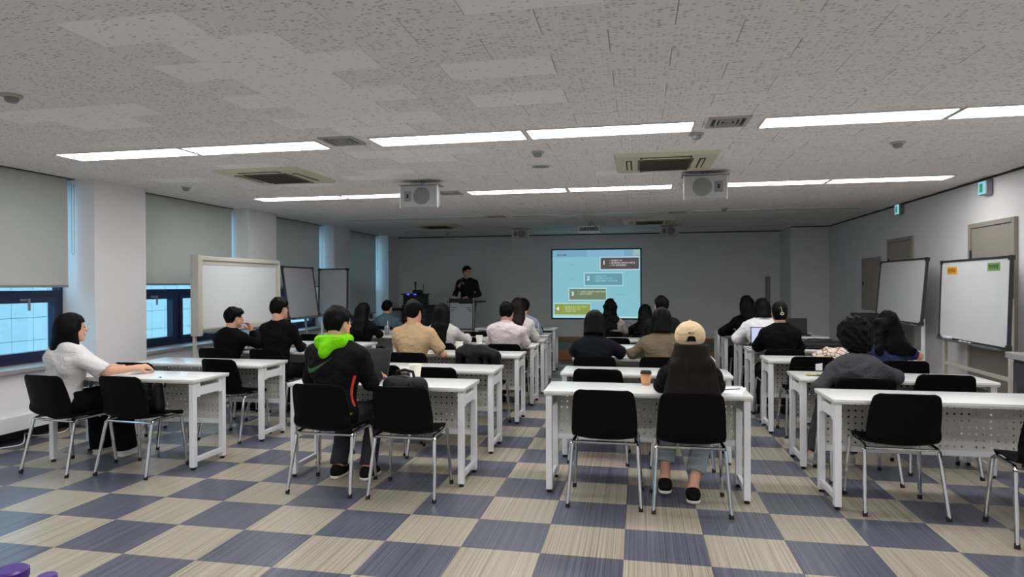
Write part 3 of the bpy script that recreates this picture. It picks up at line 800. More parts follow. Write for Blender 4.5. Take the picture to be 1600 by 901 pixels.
# ================================================================== stage furniture
M_lect = mat('lectern_grey', (196, 198, 204), .45, metal=.2, noise=.05)
t = thing('lectern', 'grey metal lectern with black top where the presenter stands', 'lectern', (-3.47, 8.72, .2))
part('front_panel', bx(-.235, .235, -.02, .0, .05, .88), M_lect, t, bevel=.004)
for sx in (-1, 1):
    part('side_post', bx(sx*.265-.018, sx*.265+.018, -.02, .03, .0, 1.0), M_alu, t, bevel=.004)
    part('foot', bx(sx*.265-.022, sx*.265+.022, -.15, .40, 0, .035), M_alu, t, bevel=.005)
    fp = [(sx*.19, .80), (sx*.15, .80), (sx*.11, .80), (sx*.19, .755), (sx*.15, .755), (sx*.19, .72)]
    for x, z in fp: part('speaker_hole', bx(x-.011, x+.011, -.023, -.019, z-.010, z+.010), M_dark, t)
part('shelf_bar', bx(-.29, .34, -.03, .35, .345, .37), M_dark, t, bevel=.004)
part('desk_top', bx(-.31, .42, -.02, .42, .90, .93), M_dark, t, bevel=.006)
part('back_ledge', bx(-.26, .28, .02, .06, .93, .985), M_dark, t)
t = thing('drinking_cup', 'small pale cup standing on the lectern', 'cup', (-3.66, 8.85, 1.131))
part('cup_body', MB().lathe([(.028, 0), (.036, .09), (.034, .092), (.027, .006)], 16), M_paper, t); part('cup_straw', MB().tube([(.0, 0, .01), (.01, 0, .15)], .003, 6), M_white, t)
# AV rack
M_blue_led = emis('blue_led', (40, 60, 255), 3.0)
M_dk = mat('rack_black', (20, 20, 22), .45); M_dk2 = mat('rack_grey', (48, 49, 52), .4)
t = thing('equipment_rack', 'black audio equipment rack on the stage with dark drawers', 'equipment rack', (-4.62, 9.0, .2))
part('rack_cabinet', bx(-.22, .34, -.02, .5, .04, .80), M_dk, t, bevel=.006)
for k in range(4):
    u = part('rack_unit', bx(-.19, .31, -.035, -.02, .08+k*.175, .235+k*.175), M_dk2, t, bevel=.003)
    part('rack_handle', bx(-.15, .27, -.045, -.035, .19+k*.175, .20+k*.175), M_alu, u)
part('rack_top', bx(-.24, .36, -.04, .52, .80, .83), M_dk, t, bevel=.004)
t = thing('wireless_receiver', 'black wireless receiver with two blue displays and antennas', 'receiver', (-4.62, 9.02, 1.03))
part('receiver_body', bx(-.22, .25, 0, .3, 0, .22), M_dk, t, bevel=.005)
part('receiver_lid', bx(-.26, .27, -.02, .32, .22, .25), M_dk, t, bevel=.004)
for x in (-.10, .05):
    part('led_display', bx(x-.032, x+.032, -.024, -.018, .222, .246), M_blue_led, t)
part('antenna', MB().tube([(.02, .1, .25), (.02, .1, .46)], .016, 8).lathe([(.016, 0), (.03, .02), (.022, .05)], 10, (.02, .1, .45)), M_dk, t)
part('antenna', MB().tube([(.19, .1, .25), (.2, .1, .45)], .006, 6), M_dk, t)
part('transmitter_pack', bx(-.02, .15, .02, .2, .25, .33), M_dk, t, bevel=.01)
t = thing('printer', 'grey office printer on a low stand left of the equipment rack', 'printer', (-5.03, 8.95, .2))
part('printer_stand', bx(-.18, .16, -.02, .4, 0, .45), M_dk2, t, bevel=.005)
part('printer_body', bx(-.18, .17, -.04, .4, .45, .72), M_grey, t, bevel=.015)
part('paper_tray', bx(-.14, .13, -.08, -.035, .47, .50), M_dk, t, bevel=.004); part('printer_lid', bx(-.17, .16, -.03, .39, .72, .77), M_dk, t, bevel=.012)
# right side: black lectern beyond the curly-haired person and grey counter at the edge
t = thing('reading_stand', 'black slant-top reading stand in front of the tilted right board', 'lectern', (3.04, 5.2, 0))
part('stand_top', MB().box(-.17, .17, -.17, .17, -.02, .02, Matrix.Rotation(.15, 3, 'X'), Vector((0, 0, 1.03))), M_dk, t)
part('stand_column', bx(-.09, .09, -.06, .06, .03, 1.01), M_dk, t, bevel=.005); part('stand_base', bx(-.16, .16, -.16, .16, 0, .03), M_dk, t, bevel=.005)
t = thing('counter_cabinet', 'dark grey counter cabinet with pale top at the right edge', 'cabinet', (3.36, 1.55, 0))
part('cabinet_body', bx(-.32, .36, -.55, .38, .06, .86), mat('cabinet_dark', (52, 54, 58), .5), t, bevel=.004)
part('cabinet_top', bx(-.36, .37, -.58, .42, .86, .91), mat('cabinet_top', (150, 152, 152), .4), t, bevel=.004)
part('cabinet_plinth', bx(-.28, .36, -.52, .34, 0, .06), M_dk, t)
for yy in (-.32, .15):
    d = part('cabinet_door', bx(-.332, -.318, yy-.21, yy+.21, .1, .83), mat('cabinet_door', (60, 62, 66), .5), t, bevel=.002); part('handle', bx(-.345, -.331, yy+.15, yy+.165, .55, .68), M_alu, d)
t = thing('power_cable', 'white power cable lying in loops along the window wall', 'cable', (0, 0, 0))
pts = []
for k in range(60):
    u = k/59; y = .4+u*2.0
    pts.append((-5.60+.07*math.sin(u*26)+.05*math.sin(u*9), y, .008+.055*max(0, math.sin(u*19+.5))**2))
part('cable_run', MB().tube(pts, .006, 6), M_paper, t)
t = thing('purple_tumblers_tray', 'small table corner below the picture edge carrying purple cups', 'side table', (-1.37, -2.6, 0))
part('side_top', bx(-.25, .22, -.25, .18, .60, .62), M_grey, t, bevel=.004)
for sx in (-.22, .19):
    for sy in (-.22, .15): part('leg', bx(sx-.015, sx+.015, sy-.015, sy+.015, 0, .60), M_alu, t)
t.name = 'side_table'
M_pur = mat('purple_plastic', (66, 32, 120), .35)
for x, y, h, r, lb in ((-1.41, -2.6, .168, .036, 'larger purple cup at the bottom left edge of the picture'), (-1.305, -2.6, .163, .02, 'smaller purple cup right of the larger purple one')):
    t = thing('purple_cup', lb, 'cup', (x, y, .62))
    part('cup_body', MB().lathe([(r*.8, 0), (r, h-.02)], 20), M_pur, t); part('cup_lid', MB().lathe([(r*1.06, h-.022), (r*1.06, h-.004), (r*.9, h)], 20), M_pur, t)

# ================================================================== things on tables and chairs
M_cup = mat('paper_cup', (240, 238, 228), .6); M_kraft = mat('kraft_sleeve', (190, 140, 96), .7)
def paper_cup(x, y, lb, h=.105, r=.042):
    t = thing('paper_cup', lb, 'cup', (x, y, TZ), group='white paper cups')
    part('cup_wall', MB().lathe([(r*.70, 0), (r, h), (r*.95, h), (r*.66, .008)], 24), M_cup, t)
    part('cup_rim', MB().tube([(r*math.cos(a), r*math.sin(a), h) for a in np.linspace(0, 2*math.pi, 25)], .0025, 6, caps=False), M_cup, t)
paper_cup(-1.63, .86, 'white paper cup on the near table beside the backpack', .125, .050)
paper_cup(-1.86, 2.92, 'white paper cup on the table ahead of the person in beige', .115)
paper_cup(-1.87, 3.86, 'white paper cup left of the person in the pale pink shirt', .11)
t = thing('coffee_cup', 'brown takeaway coffee cup with black lid on the near centre table', 'cup', (.135, .93, TZ))
part('cup_wall', MB().lathe([(.029, 0), (.039, .088), (.036, .088)], 24), M_kraft, t)
part('cup_sleeve', MB().lathe([(.0315, .02), (.0385, .068), (.0365, .068), (.030, .02)], 24), mat('sleeve', (206, 158, 116), .8), t)
part('cup_lid', MB().lathe([(.042, .086), (.042, .094), (.038, .098), (.036, .108), (.02, .109)], 24), M_rubber, t)
M_clear = mat('clear_plastic', (225, 232, 232), .08, trans=.85); M_latte = mat('iced_latte', (196, 170, 150), .3)
def iced(x, y, lb, col=M_latte):
    t = thing('iced_drink', lb, 'drink', (x, y, TZ), group='iced drinks')
    part('cup_wall', MB().lathe([(.028, 0), (.04, .11), (.038, .11), (.026, .006)], 20), M_clear, t)
    part('drink_fill', MB().lathe([(.0255, .007), (.031, .055)], 20), col, t)
    part('dome_lid', MB().lathe([(.041, .109), (.04, .118), (.03, .138), (.012, .145)], 20), M_clear, t)
    part('straw', MB().tube([(.0, .0, .012), (.012, .0, .22)], .0045, 6), M_white, t)
iced(-3.56, 5.0, 'iced coffee with a straw on the table behind the denim shirt')
iced(-1.27, 4.75, 'clear iced drink with a straw at the right of the brown-haired person', mat('milk', (232, 232, 230), .3))
t = thing('water_bottle', 'clear water bottle at the wavy-haired person in pale grey', 'bottle', (-.03, 5.97, TZ))
part('bottle_body', MB().lathe([(.03, 0), (.032, .01), (.032, .12), (.014, .155), (.014, .17)], 18), M_clear, t); part('bottle_cap', MB().lathe([(.016, .168), (.016, .188)], 14), M_white, t)
t = thing('paper_sheet', 'white printed sheet on the near centre table by the cap', 'paper', (.70, .80, TZ), -.25)
part('sheet', bx(-.105, .105, -.15, .15, 0, .0015), M_paper, t); part('pen', MB().cone((-.06, -.05, .006), (.07, .06, .006), .004, n=6), M_dk2, t)
t = thing('snack_wrapper', 'crumpled yellow and green wrapper on the second right table', 'wrapper', (1.47, 1.66, TZ))
b = MB(); rr = random.Random(3)
g = [[(-.06+.02*i, -.03+.02*k, .004+.018*rr.random()) for k in range(4)] for i in range(7)]
for i in range(6):
    for k in range(3): b.add([g[i][k], g[i+1][k], g[i+1][k+1], g[i][k+1]], [(0, 1, 2, 3)])
wr = part('wrapper_foil', b.mesh('wrapper_foil', smooth=False), mat('foil', (196, 200, 120), .4, noise=.5, nscale=30), t)
sm = wr.modifiers.new('t', 'SOLIDIFY'); sm.thickness = .002
part('wrapper_strip', bx(.03, .075, -.012, .02, .002, .012), mat('foil_green', (90, 150, 90), .4), t)
def laptop(x, y, rz, lb, ang=.35, lid=M_dk2, scr=None, w=.165, zt=TZ):
    t = thing('laptop', lb, 'laptop', (x, y, zt), rz, group='laptops')
    part('keyboard_base', bx(-w, w, -.115, .115, 0, .016), lid, t, bevel=.004)
    R_ = Matrix.Rotation(-ang, 3, 'X'); o_ = Vector((0, .112, .016))
    ld = part('screen_lid', MB().box(-w, w, -.004, .004, 0, .225, R_, o_), lid, t)
    part('display', MB().box(-w+.008, w-.008, -.0055, -.0035, .012, .215, R_, o_), scr or M_dk, ld)
M_scr = emis('laptop_screen', (200, 205, 235), .8)
laptop(-2.06, .83, -.12, 'dark laptop in front of the person in the hooded jacket', .30)
laptop(1.55, 3.86, .1, 'laptop with a glowing screen ahead of the person with the hair clip', .12, M_dk, M_scr)
laptop(2.30, 5.9, .0, 'large black open laptop on a far table by the right wall', .1, M_dk, None, .19)
laptop(-4.25, 2.86, .05, 'grey laptop ahead of the person resting chin on hand', .3, M_grey)
t = thing('notebook', 'grey notebook beside the glowing laptop', 'notebook', (1.40, 3.82, TZ), .1)
part('cover', bx(-.07, .07, -.10, .10, 0, .012), M_grey, t, bevel=.002); part('pages', bx(-.066, .068, -.097, .097, .002, .010), M_paper, t)
t = thing('book_stack', 'short stack of papers beside the far black laptop', 'papers', (2.08, 5.8, TZ))
for k in range(3): part('sheaf', bx(-.09, .09, -.12, .12, k*.018, k*.018+.016), M_paper, t, rot=(0, 0, .1*k))

# ================================================================== signed-distance modelling for soft things
class SDF:
    def __init__(s, lo, hi, h):
        s.lo = np.array(lo, np.float32); s.h = h
        s.n = [int(math.ceil((hi[i]-lo[i])/h))+1 for i in range(3)]
        s.ax = [s.lo[i]+h*np.arange(s.n[i], dtype=np.float32) for i in range(3)]
        s.F = np.full(s.n, .25, np.float32)
    def box(s, lo, hi):
        sl = []
        for i in range(3):
            a = int(max(0, math.floor((lo[i]-s.lo[i])/s.h))); b = int(min(s.n[i], math.ceil((hi[i]-s.lo[i])/s.h)+1))
            if b <= a: return None, None
            sl.append(slice(a, b))
        X = np.meshgrid(*[s.ax[i][sl[i]] for i in range(3)], indexing='ij', sparse=True)
        return tuple(sl), X
    def put(s, sl, d, k, op):
        A = s.F[sl]
        if op == 'u':
            if k > 0:
                hh = np.maximum(k-np.abs(A-d), 0)/k; s.F[sl] = np.minimum(A, d)-hh*hh*k*.25
            else: s.F[sl] = np.minimum(A, d)
        else:
            d = -d
            if k > 0:
                hh = np.maximum(k-np.abs(A-d), 0)/k; s.F[sl] = np.maximum(A, d)+hh*hh*k*.25
            else: s.F[sl] = np.maximum(A, d)
    def cone(s, p0, p1, r0, r1, k=.03, op='u', clip=None, clip2=None, flat=None):
        p0 = np.array(p0, np.float32); p1 = np.array(p1, np.float32); m = max(r0, r1)+k+3*s.h
        sl, X = s.box(np.minimum(p0, p1)-m, np.maximum(p0, p1)+m)
        if sl is None: return
        d = p1-p0; L2 = float(d@d)+1e-9
        q = [X[i]-p0[i] for i in range(3)]
        t = np.clip((q[0]*d[0]+q[1]*d[1]+q[2]*d[2])/L2, 0, 1)
        w = [q[i]-t*d[i] for i in range(3)]
        if flat is not None:       # flat = (axis vector, factor>1 squashes that axis)
            a, fct = np.array(flat[0], np.float32), flat[1]
            pr = w[0]*a[0]+w[1]*a[1]+w[2]*a[2]
            w = [w[i]+pr*(fct-1)*a[i] for i in range(3)]
        D = np.sqrt(w[0]**2+w[1]**2+w[2]**2)-(r0+(r1-r0)*t)
        for c in (clip, clip2):
            if c is not None:
                D = np.maximum(D, (X[0]-c[0][0])*c[1][0]+(X[1]-c[0][1])*c[1][1]+(X[2]-c[0][2])*c[1][2])
        s.put(sl, D.astype(np.float32), k, op)
    def ell(s, c, r, R=None, k=.03, op='u', clip=None):
        c = np.array(c, np.float32); m = max(r)+k+3*s.h
        sl, X = s.box(c-m, c+m)
        if sl is None: return
        q = [X[i]-c[i] for i in range(3)]
        if R is not None: q = [R[0][i]*q[0]+R[1][i]*q[1]+R[2][i]*q[2] for i in range(3)]
        k0 = np.sqrt((q[0]/r[0])**2+(q[1]/r[1])**2+(q[2]/r[2])**2)
        k1 = np.sqrt((q[0]/r[0]**2)**2+(q[1]/r[1]**2)**2+(q[2]/r[2]**2)**2)+1e-6
        D = k0*(k0-1)/k1
        if clip is not None:
            D = np.maximum(D, (X[0]-clip[0][0])*clip[1][0]+(X[1]-clip[0][1])*clip[1][1]+(X[2]-clip[0][2])*clip[1][2])
        s.put(sl, D.astype(np.float32), k, op)
    def grid(s): return np.meshgrid(*s.ax, indexing='ij', sparse=True)
    def cut(s, c, nrm):
        X = s.grid(); s.F = np.maximum(s.F, (X[0]-c[0])*nrm[0]+(X[1]-c[1])*nrm[1]+(X[2]-c[2])*nrm[2])
    def ripple(s, amp, fr, seed, stretch=(1, 1, 1)):
        X = s.grid(); r = random.Random(seed); N = 0
        for q in range(4):
            a = [r.uniform(-1, 1)*fr*stretch[i] for i in range(3)]; ph = r.uniform(0, 6.28)
            b = [r.uniform(-1, 1)*fr*.5*stretch[i] for i in range(3)]
            N = N+np.sin(X[0]*a[0]+X[1]*a[1]+X[2]*a[2]+ph+1.3*np.sin(X[0]*b[0]+X[1]*b[1]+X[2]*b[2]+2*ph))
        s.F = (s.F+amp*N*.5).astype(np.float32)
    def mesh(s):
        F = s.F; F[0], F[-1] = .1, .1; F[:, 0], F[:, -1] = .1, .1; F[:, :, 0], F[:, :, -1] = .1, .1
        I = F < 0
        c = np.zeros([d-1 for d in s.n], np.int8)
        for dx in (0, 1):
            for dy in (0, 1):
                for dz in (0, 1): c += I[dx:s.n[0]-1+dx, dy:s.n[1]-1+dy, dz:s.n[2]-1+dz]
        mix = (c > 0) & (c < 8); idx = np.argwhere(mix); nV = len(idx)
        if nV == 0: return np.zeros((0, 3)), np.zeros((0, 4), int)
        gi = np.full(mix.shape, -1, np.int64); gi[mix] = np.arange(nV)
        off = np.array([[x, y, z] for x in (0, 1) for y in (0, 1) for z in (0, 1)])
        val = np.stack([F[idx[:, 0]+o[0], idx[:, 1]+o[1], idx[:, 2]+o[2]] for o in off], 1)
        acc = np.zeros((nV, 3)); cnt = np.zeros(nV)
        for a in range(8):
            for b in range(a+1, 8):
                if np.abs(off[a]-off[b]).sum() != 1: continue
                va, vb = val[:, a], val[:, b]; m = (va < 0) != (vb < 0)
                t = np.where(m, va/np.where(m, va-vb, 1), 0)
                p = off[a]+(off[b]-off[a])*t[:, None]
                acc += p*m[:, None]; cnt += m
        V = s.lo+(idx+acc/cnt[:, None])*s.h
        Q = []
        for ax in range(3):
            u, v = (ax+1) % 3, (ax+2) % 3
            sa = [slice(None)]*3; sb = [slice(None)]*3; sa[ax] = slice(0, -1); sb[ax] = slice(1, None)
            d = I[tuple(sa)].astype(np.int8)-I[tuple(sb)].astype(np.int8)
            e = np.argwhere(d != 0); e = e[(e[:, u] > 0) & (e[:, v] > 0) & (e[:, u] < s.n[u]-1) & (e[:, v] < s.n[v]-1)]
            if not len(e): continue
            sg = d[e[:, 0], e[:, 1], e[:, 2]]
            def cell(du, dv):
                q = e.copy(); q[:, u] += du; q[:, v] += dv; return gi[q[:, 0], q[:, 1], q[:, 2]]
            q = np.stack([cell(-1, -1), cell(0, -1), cell(0, 0), cell(-1, 0)], 1)
            q[sg < 0] = q[sg < 0][:, ::-1]; Q.append(q)
        return V, np.concatenate(Q)

def mesh_vq(name, parts, mtl=None):
    vs, qs, k = [], [], 0
    for V, Q in parts:
        vs.append(V); qs.append(Q+k); k += len(V)
    V = np.concatenate(vs); Q = np.concatenate(qs)
    me = bpy.data.meshes.new(name); me.from_pydata(V.tolist(), [], Q.tolist()); me.shade_smooth(); me.update()
    if mtl: me.materials.append(mtl)
    return me

M_skin = mat('skin', (206, 158, 132), .55, spec=.35, noise=.05, nscale=30)
M_skin.node_tree.nodes['Principled BSDF'].inputs['Subsurface Weight'].default_value = .0
M_hairblack = mat('hair_black', (7, 6, 7), .5, spec=.09, noise=.5, nscale=18, bump=.4, bscale=26, stretch=(9, 9, .8))
M_hairbrown = mat('hair_dark_brown', (20, 14, 12), .48, spec=.11, noise=.5, nscale=18, bump=.4, bscale=26, stretch=(9, 9, .8))
M_haircurl = mat('hair_black_curly', (9, 8, 9), .6, spec=.08, noise=.6, nscale=30, bump=1.0, bscale=60)
M_eye = mat('eye_dark', (20, 16, 14), .2); M_lip = mat('lips', (172, 98, 92), .5)
cmat = {}
def cloth_mat(name, col, rough):
    m = mat(name, col, rough, spec=.07, noise=.06, nscale=12, bump=.12, bscale=240)
    n, l = m.node_tree.nodes, m.node_tree.links
    tc = n.new('ShaderNodeTexCoord'); mp = n.new('ShaderNodeMapping'); mp.inputs['Scale'].default_value = (1, 1, 1.6); mp.inputs['Rotation'].default_value = (0, .5, .3)
    l.new(tc.outputs['Object'], mp.inputs['Vector'])
    t = n.new('ShaderNodeTexNoise'); t.inputs['Scale'].default_value = 8; t.inputs['Detail'].default_value = 2.5; t.inputs['Distortion'].default_value = .8
    l.new(mp.outputs[0], t.inputs['Vector'])
    b2 = n.new('ShaderNodeBump'); b2.inputs['Strength'].default_value = .55; b2.inputs['Distance'].default_value = .05
    l.new(t.outputs[0], b2.inputs['Height'])
    old = [q for q in n if q.bl_idname == 'ShaderNodeBump' and q is not b2][0]
    l.new(b2.outputs[0], old.inputs['Normal'])
    return m
def cloth(col, rough=.85, bump=.15, bscale=220):
    k = (col, rough)
    if k not in cmat: cmat[k] = cloth_mat('cloth_%d_%d_%d' % col, col, rough)
    return cmat[k]

def rotm(yaw, pitch, tilt):
    return np.array((Matrix.Rotation(yaw, 3, 'Z') @ Matrix.Rotation(pitch, 3, 'X') @ Matrix.Rotation(tilt, 3, 'Y')), np.float32)
def unit(v):
    v = np.array(v, float); return v/np.linalg.norm(v)

def hand_sdf(wr, dr, nrm, side, curl, h):
    """wr wrist, dr hand direction, nrm palm normal, side +1 thumb towards cross(dr,nrm)"""
    wr = np.array(wr, float); dr = unit(dr); nrm = unit(np.array(nrm)-dr*np.dot(nrm, dr)); sd = np.cross(dr, nrm)*side
    S = SDF(wr-.13-np.abs(dr)*0+dr*.05, wr+.13+dr*.05, h)
    for o in (-.024, -.008, .008, .024):
        S.cone(wr+sd*o*.6, wr+dr*.085+sd*o, .015, .0125, .012)
    S.cone(wr-dr*.03, wr+dr*.02, .026, .024, .02)
    for o, L in ((-.029, .062), (-.010, .078), (.010, .084), (.028, .074)):
        b = wr+dr*.082+sd*o
        c1 = curl; c2 = curl*2.0
        m = b+(dr*math.cos(c1)+nrm*math.sin(c1))*L*.5
        e = m+(dr*math.cos(c2)+nrm*math.sin(c2))*L*.5
        S.cone(b, m, .0095, .009, .004); S.cone(m, e, .0088, .0075, .004)
    b = wr+dr*.025+sd*.026; m = b+(dr*.55+sd*.7+nrm*.35)*.045; e = m+(dr*.85+sd*.2+nrm*.35)*.036
    S.cone(b, m, .013, .011, .008); S.cone(m, e, .0105, .0085, .004)
    return S.mesh()

def person(label, x, y, rz, top, shirt, P=None, **kw):
    """A figure built facing local +Y. top = height of the crown above the floor it sits or stands on."""
    D = dict(w=1.0, lean=.05, hy=.09, hx=0., hyaw=0., hpitch=-.12, htilt=0., sleeve='long', trouser=(24, 24, 27), hair='short', hairm=M_hairblack, seat=.44,
             el=(-.215, .15, .772), er=(.215, .15, .772), wl=(-.10, .37, .765), wr=(.10, .37, .765), shoe=(20, 20, 22), fine=False, stand=False, infl=.016, fold=.004,
             collar=0, hands=True, dl=None, dr=None, nl=(0, 0, -1), nr=(0, 0, -1), curl=.35, hem=.0, hairlen=.3, z=0., ankle=.10, feet=None, sl=.5, hb=1., trinfl=.012, cuffm=None, rows=0, spread=1., dz=0., cap=False)
    D.update(kw); g = type('G', (), D)
    seed = sum(ord(q) for q in label); t = thing('person', label, 'person', (x, y, g.z), rz)
    h1 = .0105 if g.fine else .015; h2 = .0062 if g.fine else .0085
    wS = .165*g.w; zs = top-.305-g.dz; seat = g.seat
    pel = np.array([0, -.01, seat+.10]) if not g.stand else np.array([0, 0, top*.53])
    nb = np.array([g.hx*.6, g.lean+.005, zs+.045]); ch = np.array([g.hx*.35, g.lean*.75+.005, pel[2]+(zs-pel[2])*.68]); ws = np.array([g.hx*.15, g.lean*.25, pel[2]+(zs-pel[2])*.30])
    sL = np.array([-wS+g.hx*.5, g.lean, zs-.044]); sR = np.array([wS+g.hx*.5, g.lean, zs-.044])
    R = rotm(g.hyaw, g.hpitch, g.htilt)
    hc = np.array([g.hx, g.hy, top-.118])
    def H3(p): return hc+R@np.array(p, np.float32)
    eL, eR, wL, wR = [np.array(v, float) for v in (g.el, g.er, g.wl, g.wr)]
    hipL, hipR = np.array([-.085*g.w, .0, pel[2]-.02]), np.array([.085*g.w, .0, pel[2]-.02])
    if g.stand:
        kn = [np.array([-.09, .02, top*.28]), np.array([.09, .02, top*.28])]; an = [np.array([-.09, .0, .08]), np.array([.09, .0, .08])]
    else:
        kn = [np.array([-.13, .40, seat+.055]), np.array([.13, .40, seat+.055])]
        an = [np.array([-.12, .36, .085]), np.array([.12, .36, .085])]
        if g.feet: an = [np.array(v, float) for v in g.feet]
    def torso(S, f, k):
        S.ell(pel, (.165*g.w+f, .118+f, .115+f), k=k); S.cone(pel, ws, .120*g.w+f, .115*g.w+f, k, flat=((0, 1, 0), 1.18))
        S.cone(ws, ch, .118*g.w+f, .132*g.w+f, k, flat=((0, 1, 0), 1.2)); S.ell(ch+np.array([0, 0, .03]), (.165*g.w+f, .110+f, .155+f), k=k)
        S.cone(nb-np.array([0, .012, .02]), sL, .052+f, .047+f, k); S.cone(nb-np.array([0, .012, .02]), sR, .052+f, .047+f, k)
        S.ell(ch+np.array([0, -.045, .06]), (.14*g.w+f, .06+f, .12+f), k=k)
    def arms(S, f, k, limit=None):
        for s_, e_, w_ in ((sL, eL, wL), (sR, eR, wR)):
            if limit is None or limit == 'long':
                S.cone(s_, e_, .048*g.w+f, .041+f, k)
                if limit == 'long':
                    d = unit(w_-e_); cp = e_+d*(np.linalg.norm(w_-e_)-.015)
                    S.cone(e_, w_, .043+f, .031+f*.9, .02, clip=(cp, d))
                else: S.cone(e_, w_, .041+f, .027+f, .02)
            else:
                d = unit(e_-s_); L = np.linalg.norm(e_-s_); cp = s_+d*L*g.sl*1.4 if g.sl < .71 else e_
                S.cone(s_, e_, .054*g.w+f*1.3, .05+f*1.6, k, clip=(cp, d))
    neck0, neck1 = H3((0, -.03, -.05)), nb-np.array([0, .01, .03])
    # --- body: one continuous skin mesh
    S = SDF((-.48, -.26, .0), (.48, .62, zs+.13), .0165 if not g.fine else .0125)
    torso(S, -.014, .04); arms(S, -.002, .03)
    S.cone(neck0, neck1, .054*g.w**.5, .06*g.w**.5, .03)
    for hp, k_, a_ in zip((hipL, hipR), kn, an):
        S.cone(hp, k_, .070*g.w, .052, .03); S.cone(k_, a_, .050, .034, .02); S.cone(a_, a_+np.array([0, .10, -.045]), .036, .028, .02)
    pieces = [S.mesh()]
    S = SDF(hc-.17, hc+np.array([.17, .17, .15]), h2)
    S.ell(H3((0, -.012, .03)), (.073, .090, .086), R, .02); S.ell(H3((0, .028, -.032)), (.058, .060, .078), R, .03)
    S.cone(H3((-.018, .066, -.092)), H3((.018, .066, -.092)), .020, .020, .02)
    S.cone(H3((0, .082, .012)), H3((0, .104, -.022)), .008, .0125, .012)
    S.ell(H3((0, .086, -.058)), (.022, .010, .010), R, .01)
    for sx in (-1, 1):
        S.ell(H3((sx*.073, -.008, -.012)), (.010, .020, .031), R, .010); S.ell(H3((sx*.031, .088, .006)), (.014, .01, .008), R, .006, op='s')
        S.cone(H3((sx*.045, .02, -.05)), H3((sx*.03, .05, -.085)), .028, .02, .02)
    S.cone(neck0, neck1, .054*g.w**.5, .06*g.w**.5, .03)
    pieces.append(S.mesh())
    if g.hands:
        for w_, e_, dd, nn, sd in ((wL, eL, g.dl, g.nl, 1), (wR, eR, g.dr, g.nr, -1)):
            dd = unit(w_-e_)*np.array([1, 1, .3]) if dd is None else dd
            pieces.append(hand_sdf(w_, dd, nn, sd, g.curl, .0052 if g.fine else .0068))
    part('body', mesh_vq('body', pieces, M_skin), None, t)
    for sx in (-1, 1):
        S = SDF(H3((sx*.031, .08, .006))-.02, H3((sx*.031, .08, .006))+.02, .003); S.ell(H3((sx*.031, .079, .006)), (.011, .007, .0048), R, 0); part('eye', mesh_vq('eye', [S.mesh()], M_eye), None, t)
    S = SDF(H3((0, .088, -.058))-.03, H3((0, .088, -.058))+.03, .004); S.ell(H3((0, .0895, -.058)), (.021, .008, .007), R, 0); part('lips', mesh_vq('lips', [S.mesh()], M_lip), None, t)
    # --- shirt
    S = SDF((-.50, -.28, pel[2]-.14), (.50, .50, zs+.15), h1)
    torso(S, g.infl, .04); arms(S, g.infl*.7, .03, g.sleeve)
    if g.fold: S.ripple(g.fold, 26, seed % 1000, (1, .7, 1.3)); S.ripple(g.fold*.6, 48, 5+seed % 900)
    X = S.grid()
    d = neck1-neck0; L2 = d@d; q = [X[i]-neck0[i] for i in range(3)]; tt = np.clip((q[0]*d[0]+q[1]*d[1]+q[2]*d[2])/L2, 0, 1)
    dn = np.sqrt(sum((q[i]-tt*d[i])**2 for i in range(3)))
    S.F = np.maximum(S.F, (.064*g.w**.5)-dn).astype(np.float32)
    if g.collar:
        zc = neck1[2]+.052
        ring = np.maximum(np.abs(dn-.068*g.w**.5)-.008, np.abs(X[2]-zc-.35*(g.hy-X[1])*.5)-.024*g.collar)
        S.F = np.minimum(S.F, ring).astype(np.float32)
    S.cut((0, 0, pel[2]-.075-g.hem), (0, 0, -1))
    sm_ = mesh_vq('shirt', [S.mesh()], shirt); so = part('top_garment', sm_, None, t)
    t_shirt = so
    # --- trousers and shoes
    tm_ = cloth(g.trouser)
    S = SDF((-.30, -.20, .03), (.30, .55, pel[2]+.12), h1*1.15); f = g.trinfl
    S.ell(pel-np.array([0, 0, .01]), (.165*g.w+f*.6, .120+f*.6, .11+f*.6), k=.04)
    for hp, k_, a_ in zip((hipL, hipR), kn, an):
        S.cone(hp, k_, .084*g.w+f, .061+f, .05); dd = unit(a_-k_); S.cone(k_, a_+dd*.03, .060+f, .044+f*1.6, .03, clip=(a_-dd*(g.ankle-.085), dd))
    S.ripple(.003, 30, 77); S.cut((0, 0, pel[2]+.085), (0, 0, 1))
    part('trousers', mesh_vq('trousers', [S.mesh()], tm_), None, t)
    for a_ in an:
        S = SDF(a_-np.array([.07, .10, .10]), a_+np.array([.07, .22, .06]), .009 if g.fine else .012)
        hz = a_[2]-.085
        S.cone(a_+np.array([0, -.03, -.045]), a_+np.array([0, .13, -.055]), .042, .036, .02, clip=((0, 0, hz+.012), (0, 0, -1))); S.cone(a_+np.array([0, -.015, -.02]), a_+np.array([0, .03, -.035]), .045, .04, .03)
        sh = part('shoe', mesh_vq('shoe', [S.mesh()], cloth(g.shoe, .6)), None, t)
        S = SDF(a_-np.array([.08, .11, .10]), a_+np.array([.08, .23, .0]), .009 if g.fine else .012)
        S.cone(a_+np.array([0, -.03, -.06]), a_+np.array([0, .13, -.06]), .047, .042, .0, clip=((0, 0, hz+.002), (0, 0, -1)), clip2=((0, 0, hz+.026), (0, 0, 1)))
        V_, Q_ = S.mesh()
        if len(V_): part('sole', mesh_vq('sole', [(V_, Q_)], cloth((215, 213, 208), .7) if g.shoe[0] > 30 or g.fine else cloth((30, 30, 32), .7)), None, sh)
    # --- hair
    L = g.hairlen; st = g.hair
    lo = hc+np.array([-.30, -.24, -.17-(L if st not in ('short', 'curly', 'updo') else 0)]); hi = hc+np.array([.30, .20, .22])
